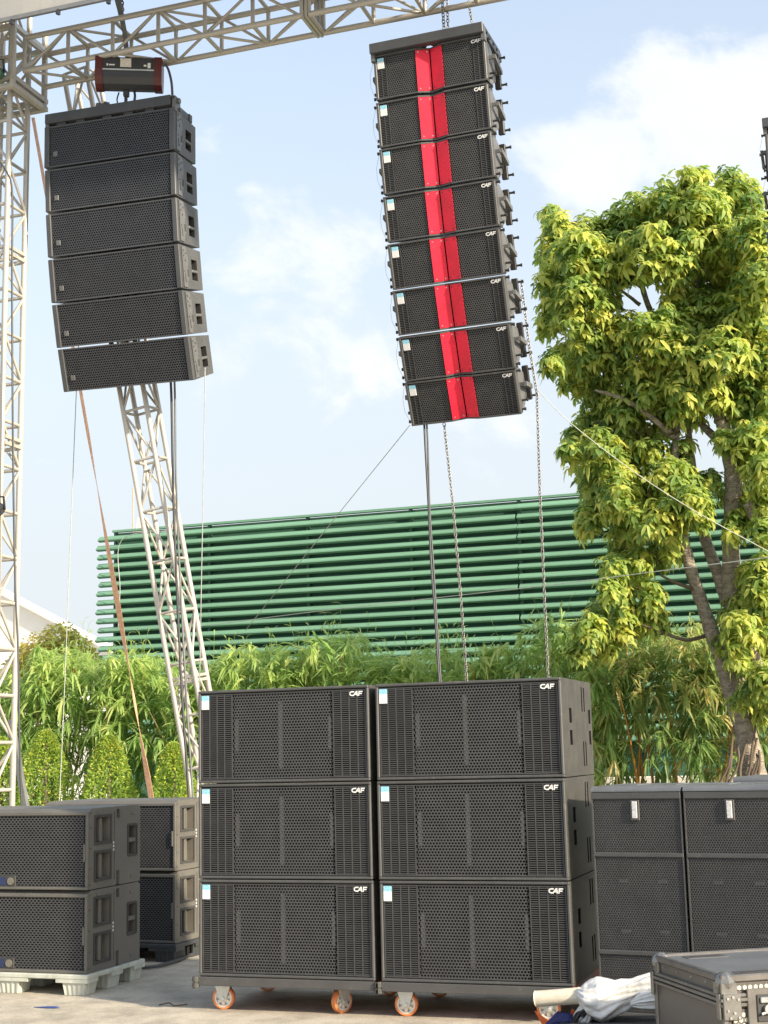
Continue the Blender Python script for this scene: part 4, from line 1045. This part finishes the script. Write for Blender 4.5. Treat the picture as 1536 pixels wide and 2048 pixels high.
# ================================================================== TALL SPEAKERS (right)
PW, PD, PH = .537, .74, 1.36
def make_tall():
    t = thing('tall_speaker', (0,0,0))            # origin front left bottom
    b = MB(); b.bbox(0,PW,.02,PD,.06,PH-.028,.006); b.build('cabinet', M_cab, t)
    b = MB()
    n = 6; pr_ = [(0.0,PH-.03)] + [(.045*(1-math.cos(a)), PH-.03+.03*math.sin(a)) for a in [PI/2*k/n for k in range(1,n+1)]] + [(PD-.05,PH),(PD-.005,PH-.014),(PD,PH-.03)]
    b.prism(pr_, 0, -.001, PW+.001); b.build('top_cap', M_cap, t, smooth=False)
    for x in (.12,.36):
        b = MB(); b.bbox(x,x+.10,.22,.5,PH-.004,PH+.004,.003); b.build('top_runner', M_cap, t)
    bands = [(.06,.09),(.408,.432),(.958,.982),(PH-.072,PH-.032)]
    b = MB()
    for (z0,z1) in bands: b.bbox(0,PW,.002,.024,z0,z1,.003)
    for (x0,x1) in ((0,.008),(PW-.008,PW)): b.box(x0,x1,.004,.024,.07,PH-.04)
    b.build('front_frame', M_frm, t)
    for (z0,z1) in ((.09,.408),(.432,.958),(.982,PH-.072)):
        b = MB(); b.hexplate(.008,PW-.008,z0,z1,.010,.0152,k=.72); b.build('grille', M_grl, t)
    b = MB(); b.box(.006,PW-.006,.024,.032,.08,PH-.05); b.build('baffle', M_foam, t)
    b = MB(); b.bbox(.235,.29,.0,.012,PH-.195,PH-.078,.003); b.build('badge_holder', M_frm, t)
    b = MB(); b.bbox(.247,.277,-.004,.002,PH-.182,PH-.085,.002); b.build('badge', M_badge, t)
    for z in (.82,.54):
        for x in (.17,.40):
            b = MB(); b.bbox(x-.028,x+.028,.0115,.026,z-.012,z+.012,.002); b.build('inner_brace', M_brace, t)
    for x in (.08,PW-.08):
        for y in (.1,PD-.1):
            b = MB(); b.tube([(x,y,.0),(x,y,.062)],.035,10); b.build('foot', M_rub, t)
    return t
protoP = make_tall()
ry = -.143; ex = Vector((math.cos(ry),math.sin(ry),0)); ey = Vector((-math.sin(ry),math.cos(ry),0)); o0 = Vector((2.562,.0,0))
for k, (a, d, nm) in enumerate(((0,0,'nearest the subwoofer stack, front row'),(1,0,'right one of the front row, behind the flight case'),(1.05,1.1,'back row, only its top showing at left'),(2.07,1.1,'back row, only its top showing at the right edge'))):
    o = protoP if k == 0 else copy_tree(protoP)
    o.location = o0 + ex*(a*(PW+.016)) + ey*d + Vector((0,0,.02 if d else 0)); o.rotation_euler = (0,0,ry)
    if d: o.scale = (1,1,1.0)
    tag(o, f'tall black speaker with perforated front, {nm}', 'speaker', 'tall speakers at the right')

# ================================================================== FLIGHT CASE, WRAPPED ROLL
A = at(1303,1908,Z=.60); B = at(1441,1952,Z=.60)
dirv = Vector((B.x-A.x, B.y-A.y, 0)); CLn = dirv.length; ang = math.atan2(dirv.y, dirv.x)+PI/2
fc = thing('flight_case', (B.x,B.y,0), (0,0,ang), label='brown-black flight case with metal corners and latch, cut off at the bottom right', cat='case')
CW, CD, CH = 1.05, CLn, .60
b = MB(); b.box(.012,CW-.012,.012,CD-.012,.1,CH-.012); b.build('panel', M_case, fc)
b = MB(); e = .032
for z0, z1 in ((CH-e,CH),(.09,.09+e)):
    b.bbox(0,CW,0,e,z0,z1,.006); b.bbox(0,CW,CD-e,CD,z0,z1,.006); b.bbox(0,e,e,CD-e,z0,z1,.006); b.bbox(CW-e,CW,e,CD-e,z0,z1,.006)
for x in (0,CW-e):
    for y in (0,CD-e): b.bbox(x+.001,x+e-.001,y+.001,y+e-.001,.09+e,CH-e,.006)
b.build('edge_profile', M_edge, fc)
b = MB(); zl = CH-.115
for dz, p in ((0,.007),(.022,.010),(.040,.005)):
    b.bbox(-p,CW+p,-p,CD+p,zl-.018+dz,zl-.002+dz,.003)
b.build('lid_joint_profile', M_edge, fc)
for x in (0,CW):
    for y in (0,CD):
        for z in (CH,.09):
            b = MB(); s = 1 if z == CH else -1
            u = 1 if x == 0 else -1; v = 1 if y == 0 else -1
            n = 8; R = .045; cx_, cy_, cz_ = x+u*.032, y+v*.032, z-s*.032
            for i in range(n):
                for j in range(n):
                    P = []
                    for (ii,jj) in ((i,j),(i+1,j),(i+1,j+1),(i,j+1)):
                        th, ph = PI*ii/n, 2*PI*jj/n
                        q = Vector((math.sin(th)*math.cos(ph), math.sin(th)*math.sin(ph), math.cos(th)))
                        P.append((cx_+q.x*R, cy_+q.y*R, cz_+q.z*R))
                    b.face(*P)
            b.bbox(*sorted((x-u*.004,x+u*.03)),*sorted((y-v*.004,y+v*.075)),*sorted((z-s*.085,z-s*.03)),.004)
            b.bbox(*sorted((x-u*.004,x+u*.075)),*sorted((y-v*.0045,y+v*.03)),*sorted((z-s*.084,z-s*.031)),.004)
            b.build('ball_corner', M_ball, fc, smooth=False)
for (x,y,ux,uy) in ((0,0,1,0),(0,0,0,1),(0,CD,0,-1)):     # corner braces on the lid joint with rivets
    b = MB()
    if ux: b.bbox(.0,.085,-.014,-.004,zl-.07,zl+.04,.003)
    else: b.bbox(-.014,-.004,*sorted((y,y+uy*.03)),zl-.07,zl+.04,.003)
    b.build('corner_brace', M_ball, fc)
b = MB()
for (x,z) in ((.02,.02),(.045,.025),(.07,.015),(.02,-.03),(.05,-.04),(.07,-.06),(.03,-.06)): b.tube([(x,-.014,zl+z),(x,-.019,zl+z)],.006,8)
for (y,z) in ((.15,.05),(.30,.05),(.45,.05),(.60,.05)): b.tube([(.0,y,zl+z+.02),(-.003,y,zl+z+.02)],.0045,7)
b.build('rivet', M_screw, fc, kind='stuff')
b = MB(); b.box(.05,CW-.05,.004,.013,.13,zl-.03); b.box(.05,CW-.05,.0045,.0135,zl+.05,CH-.04); b.build('front_panel', M_hexbg, fc)
b = MB(); pt = .026
for j in range(22):
    for i in range(20):
        x = .06+i*pt+(pt/2 if j % 2 else 0); z = .14+j*pt*.866
        if x > .56 or (zl-.045 < z < zl+.058) or z > CH-.048: continue
        b.face(*[(x+.0105*math.cos(PI/6+PI/3*k), .0025, z+.0105*math.sin(PI/6+PI/3*k)) for k in range(6)])
b.build('hexagon_print', M_hex, fc, kind='stuff')
b = MB(); b.bbox(.115,.31,-.012,.003,zl-.11,zl+.055,.003); b.build('latch_dish', M_edge, fc)
b = MB(); b.bbox(.155,.27,-.018,-.010,zl-.085,zl+.030,.004); b.build('latch_recess', M_pocket, fc)
b = MB(); b.bbox(.17,.255,-.028,-.016,zl-.005,zl+.02,.003); b.tube([(.205,-.018,zl-.03),(.205,-.034,zl-.03)],.022,12); b.tube([(.17,-.026,zl-.05),(.25,-.026,zl-.03)],.007,8); b.build('latch', M_screw, fc)
for (x,y) in ((.14,.10),(.14,CD-.12),(CW-.3,.10),(CW-.3,CD-.12)):
    b = MB(); b.bbox(x-.02,x+.19,y-.035,y+.045,CH-.0135,CH-.0075,.002); b.build('stacking_cup', M_ball, fc)
    b = MB(); b.box(x+.01,x+.16,y-.016,y+.028,CH-.009,CH-.0068); b.build('cup_well', M_pocket, fc)
b = MB(); b.box(.033,CW-.033,.033,CD-.033,CH-.014,CH-.010); b.build('lid_top', M_cap, fc)
for (x,y) in ((.12,.12),(CW-.12,.12),(.12,CD-.12),(CW-.12,CD-.12)):
    b = MB(); b.tube([(x-.015,y,.045),(x+.015,y,.045)],.045,14); b.box(x-.03,x+.03,y-.03,y+.03,.082,.0905); b.build('wheel', M_rub, fc)

# low dark case under the wrapped roll
q0 = at(1215,2020,Y=-.95)
lc = thing('low_case', (q0.x-.12,-1.55,0), (0,0,.22), label='low dark ribbed case lying under the white plastic wrapping', cat='case')
b = MB(); b.bbox(0,.75,0,.85,.03,.185,.012); b.build('body', M_cab, lc)
for k in range(4):
    b = MB(); b.bbox(.05,.72,.10+k*.20,.17+k*.20,.180,.200,.006); b.build('rib', M_frm, lc)
b = MB(); b.bbox(-.008,.758,-.008,.858,.10,.125,.004); b.build('rim', M_edge, lc)
for x in (.08,.67):
    for y in (.08,.77):
        b = MB(); b.tube([(x,y,0),(x,y,.032)],.03,10); b.build('foot', M_rub, lc)

def wrap(name, path, radii, m_, seed, crumple, flat=.75, n=72, **tags):
    q = random.Random(seed); P = [Vector(p) for p in path]; base = P[0].copy()
    pts, rr = [], []
    for i in range(len(P)-1):
        for k in range(12):
            pts.append(P[i].lerp(P[i+1],k/12)-base); rr.append(radii[i]*(1-k/12)+radii[i+1]*k/12)
    pts.append(P[-1]-base); rr.append(radii[-1])
    mb = MB(); vs = []; ph = [q.uniform(0,6.28) for _ in range(8)]
    t = (pts[-1]-pts[0]).normalized(); a = t.cross(Vector((0,0,1))).normalized(); bb = a.cross(t)
    for i, p in enumerate(pts):
        for k in range(n):
            c_ = 2*PI*k/n
            g = i/12
            f = 1+crumple*(.6*math.sin(2*c_+ph[3]+g*1.1)+.5*math.sin(3*c_+ph[0]+g*1.5)
                           -1.1*abs(math.sin(4*c_+ph[1]-g*.5+.4*math.sin(g*1.3+ph[4])))+.8*abs(math.sin(7*c_+ph[2]+g*.7+.4*math.sin(g*1.9+ph[5])))
                           -.4*abs(math.sin(11*c_+ph[6]-g*.9+.5*math.sin(g*2.3)))+q.uniform(-.03,.03))
            vs.append(p + (a*math.cos(c_)+bb*math.sin(c_)*flat)*rr[i]*f)
    L = len(pts); mb.add(vs, [(i*n+k, i*n+(k+1)%n, (i+1)*n+(k+1)%n, (i+1)*n+k) for i in range(L-1) for k in range(n)] + [tuple(range(n)), tuple(range((L-1)*n, L*n))])
    o = mb.build(name, m_, smooth=True, **tags); o.location = base; return o
wr = thing('wrapped_roll', at(1075,1998,Y=-.85), label='cream roll half wrapped in crumpled white plastic beside the flight case', cat='roll')
wl = wr.location.copy()
YR = -.85
def rollp(x,y,d=0): return at(x,y,Y=YR+d)-wl
parts_r = [('tube_core',[rollp(1071,1998),rollp(1110,1995),rollp(1162,1991)],[.042,.041,.042],M_roll,1,.012,1.),
 ('plastic_wrap',[rollp(1156,1993),rollp(1172,2002),rollp(1200,2003),rollp(1235,1993,.02),rollp(1270,1982,.03),rollp(1312,1972,.05)],[.048,.098,.122,.088,.070,.080],M_plas,2,.15,.9),
 ('plastic_flap',[rollp(1262,2008,-.03),rollp(1285,2003,-.03),rollp(1318,2000,-.03)],[.02,.06,.075],M_plas,3,.16,.7),
 ('plastic_tail',[rollp(1178,2015),rollp(1168,2035),rollp(1150,2060)],[.05,.06,.03],M_plas,4,.25,.9)]
for nm_, pa, ra, m_, sd, cr_, fl_ in parts_r:
    o = wrap(nm_, pa, ra, m_, sd, cr_, fl_); o.parent = wr
b = MB(); b.tube([rollp(1069,1998.4)+V(0,0,0), rollp(1067,1998.6)], .026, 14); o = b.build('tube_hole', M_hexbg, wr)
# orange strap end and navy bag on the ground
p = at(1098,2040,Y=-.75)
og = thing('orange_strap_bundle', (p.x,-.75,p.z), label='bright orange vinyl strip poking out below the cream roll', cat='strap')
b = MB()
for (P_) in ([(-.075,0,.045),(-.01,-.01,.0),(.03,0,-.05),(-.03,.0,-.04)],[(.03,.02,-.05),(.10,.03,.0),(.125,.02,.06),(.14,.03,.05),(.12,.02,-.03),(.06,0,-.09)]):
    n_ = len(P_); b.prism([(x,z) for x,_,z in P_], 1, -.006, .006)
b.build('strip', M_orng, og)
p = at(1130,2044,Y=-.8)
wrap('navy_bag', [at(1092,2052,Y=-.85),at(1115,2040,Y=-.85),at(1140,2043,Y=-.85),at(1165,2056,Y=-.85)], [.02,.05,.055,.03], M_navy, 8, .1, .8, label='crumpled navy blue cloth on the ground below the cream roll', cat='cloth')
wrap('black_strap_coil', [at(1148,2048,Y=-.9),at(1160,2030,Y=-.9),at(1172,2022,Y=-.9)], [.02,.025,.02], M_rigb, 9, .3, .8, label='black ratchet strap crumpled at the foot of the white plastic', cat='strap')

# ================================================================== CABLES, ROPES, STRAPS
def line(name, pts, rad, m_, label, cat, n=6, sub=6):
    P = [Vector(p) for p in pts]; base = P[0].copy(); Q = []
    for i in range(len(P)-1):
        for k in range(sub):
            t_ = k/sub; a = P[max(i-1,0)]; b_ = P[i]; c_ = P[i+1]; d_ = P[min(i+2,len(P)-1)]
            Q.append(.5*((2*b_)+(c_-a)*t_+(2*a-5*b_+4*c_-d_)*t_*t_+(3*b_-a-3*c_+d_)*t_**3)-base)
    Q.append(P[-1]-base); mb = MB(); mb.tube(Q, rad, n)
    o = mb.build(name, m_, smooth=True, label=label, cat=cat); o.location = base; return o
line('cable', [at(340,745,Y=3.15),at(343,800,Y=3.2),at(347,1000,Y=3.25),at(357,1250,Y=3.3),at(366,1420,Y=3.3),at(378,1600,Y=3.3),at(383,1700,Y=3.2)], .0125, M_cable, 'thick dark cable hanging from the left column, left of two', 'cable')
line('cable', [at(348,745,Y=3.15),at(350,800,Y=3.2),at(353,1000,Y=3.25),at(365,1250,Y=3.3),at(375,1430,Y=3.3),at(386,1600,Y=3.3),at(390,1700,Y=3.2)], .0105, M_cabl2, 'grey cable hanging from the left column, right of two', 'cable')
line('cable', [at(848,838,Y=3.35),at(851,900,Y=3.3),at(857,1010,Y=3.25),at(862,1120,Y=3.2),at(870,1230,Y=3.1),at(879,1370,Y=3.0),at(884,1450,Y=2.9)], .011, M_cable, 'dark cable hanging from the red finned column, left of two', 'cable')
line('cable', [at(853,838,Y=3.35),at(856,900,Y=3.3),at(859,1010,Y=3.25),at(866,1120,Y=3.2),at(873,1230,Y=3.1),at(882,1370,Y=3.0),at(886,1450,Y=2.9)], .009, M_cable, 'dark cable hanging from the red finned column, right of two', 'cable')
line('cable', [at(-5,318,Y=2.25),at(8,335,Y=2.25),at(22,365,Y=2.25),at(25,420,Y=2.25),at(24,560,Y=2.25),at(26,900,Y=2.25),at(30,1150,Y=2.25),at(36,1300,Y=2.25),at(39,1480,Y=2.25),at(44,1640,Y=2.25)], .009, M_cable, 'black cable running down the truss tower', 'cable')
line('cable', [at(330,128,Y=2.45),at(337,140,Y=2.45),at(343,165,Y=2.45),at(345,195,Y=2.5)], .012, M_cable, 'short black cable curving from the hoist to the flying frame', 'cable')
line('cable', [at(238,185,Y=2.55),at(234,200,Y=2.55),at(238,212,Y=2.55)], .007, M_cable, 'thin black lead under the left end of the hoist', 'cable')
line('cable', [at(268,180,Y=2.55),at(270,192,Y=2.55),at(268,205,Y=2.55)], .012, M_cable, 'thick black lead under the middle of the hoist', 'cable')
line('rope', [at(163,560,Y=3.3),at(152,800,Y=3.4),at(140,1100,Y=3.5),at(128,1400,Y=3.6),at(117,1640,Y=3.7)], .0045, M_rope, 'thin pale rope hanging left of the orange strap', 'rope', 5)
line('wire', [at(410,735,Y=3.0),at(408,900,Y=3.1),at(404,1100,Y=3.2),at(401,1260,Y=3.3),at(399,1380,Y=3.4)], .0045, M_wire, 'thin wire hanging from the right flank of the left column', 'wire', 5)
line('rope', [at(820,850,Y=3.25),at(655,1055,Y=5.5),at(490,1262,Y=8.6)], .004, M_wire, 'thin guy rope slanting down left from the red finned column', 'rope', 5)
line('rope', [at(1068,772,Y=3.55),at(1140,845,Y=3.8),at(1270,945,Y=4.2),at(1400,1028,Y=4.6),at(1560,1115,Y=5.2)], .0038, M_rope, 'pale guy rope running down right past the tree', 'rope', 5)
line('rope', [at(405,1252,Y=8.6),at(640,1222,Y=7.5),at(870,1196,Y=6.5),at(1100,1170,Y=5.6),at(1320,1142,Y=5.0),at(1560,1112,Y=4.6)], .0042, M_rope, 'pale rope stretched across in front of the green louvres', 'rope', 5)
line('rope', [at(333,1062,Y=14.8),at(243,1080,Y=14.8),at(240,1180,Y=14.8),at(236,1260,Y=14.8)], .008, M_wire, 'thin grey cord hanging down the left end of the green building', 'rope', 5)
line('cable', [at(235,1935,Z=.02),at(300,1934,Z=.02),at(350,1922,Z=.02),at(395,1905,Z=.02),at(470,1890,Z=.02)], .014, M_cable, 'black cable lying on the ground beside the rear pallet', 'cable')
# orange ratchet strap, twisted ribbon
Pa, Pb = at(66,235,Y=2.95), at(312,1650,Y=6.1)
b = MB(); n = 90; d = (Pb-Pa); side0 = d.cross(Vector((0,1,0))).normalized(); nn = d.cross(side0).normalized(); prev = None
for i in range(n+1):
    s_ = i/n; p = d*s_
    tw_ = 1.45 - 1.3*min(1,max(0,(s_-.42)/.22)) if s_ < .68 else .15+1.2*min(1,max(0,(s_-.68)/.12)) - 1.25*min(1,max(0,(s_-.82)/.1))
    sd = side0*math.cos(tw_)+nn*math.sin(tw_); hw = .035; th = sd.cross(d).normalized()*.0022
    cur = [p-sd*hw-th, p+sd*hw-th, p+sd*hw+th, p-sd*hw+th]
    if prev: 
        for k in range(4): b.face(prev[k], prev[(k+1)%4], cur[(k+1)%4], cur[k])
    prev = cur
o = b.build('ratchet_strap', M_strap, smooth=False, label='long faded orange ratchet strap slanting down to the right', cat='strap'); o.location = Pa
# grey pole leaning beside the tower foot
b = MB(); p0, p1 = at(22,1440,Y=3.4), at(56,1640,Y=3.4); b.bar((0,0,0), p1-p0, .05, .05); o = b.build('leaning_pole', M_cabl2, label='grey square pole leaning at the foot of the truss tower', cat='pole'); o.location = p0
# lamps clamped on the tower
def par_lamp(px, py, Y, label, m_):
    c_ = at(px,py,Y=Y); t = thing('stage_lamp', c_, (.4,0,.3), label=label, cat='lamp')
    b = MB(); b.tube([(0,-.09,0),(0,-.07,0),(0,.05,0),(0,.09,0)],[.062,.06,.06,.03],14); b.build('can', m_, t)
    b = MB(); b.tube([(0,-.088,0),(0,-.085,0)],.05,14); b.build('lens', M_zinc, t)
    b = MB(); b.bar((-.07,0,0),(-.07,0,.12),.012,.02); b.bar((.07,0,0),(.07,0,.12),.012,.02); b.bar((-.07,0,.12),(.07,0,.12),.02,.012); b.build('yoke', M_rigb, t)
par_lamp(-6,1020,2.22,'small dark stage lamp clamped low on the truss tower', M_rigb)
M_lgreen = mat('lamp_green', (.05,.16,.09), .4)
par_lamp(-6,146,2.12,'green lamp housing at the top of the truss tower', M_lgreen)
# scraps on the ground
p = at(96,2014,Z=.004)
b = MB(); b.prism([(-.09,-.03),(.02,-.035),(.10,-.02),(.05,.0),(.06,.03),(.0,.015)], 2, 0, .003); o = b.build('tape_scrap', M_tape, label='scrap of blue tape on the sunlit ground', cat='tape'); o.location = p
p = at(318,2010,Z=.006)
line('twig', [p, p+V(.06,.02,.012), p+V(.12,-.02,.004), p+V(.2,.01,.01)], .005, M_barkd, 'dark twig on the ground near the left wheeled board', 'twig', 5)
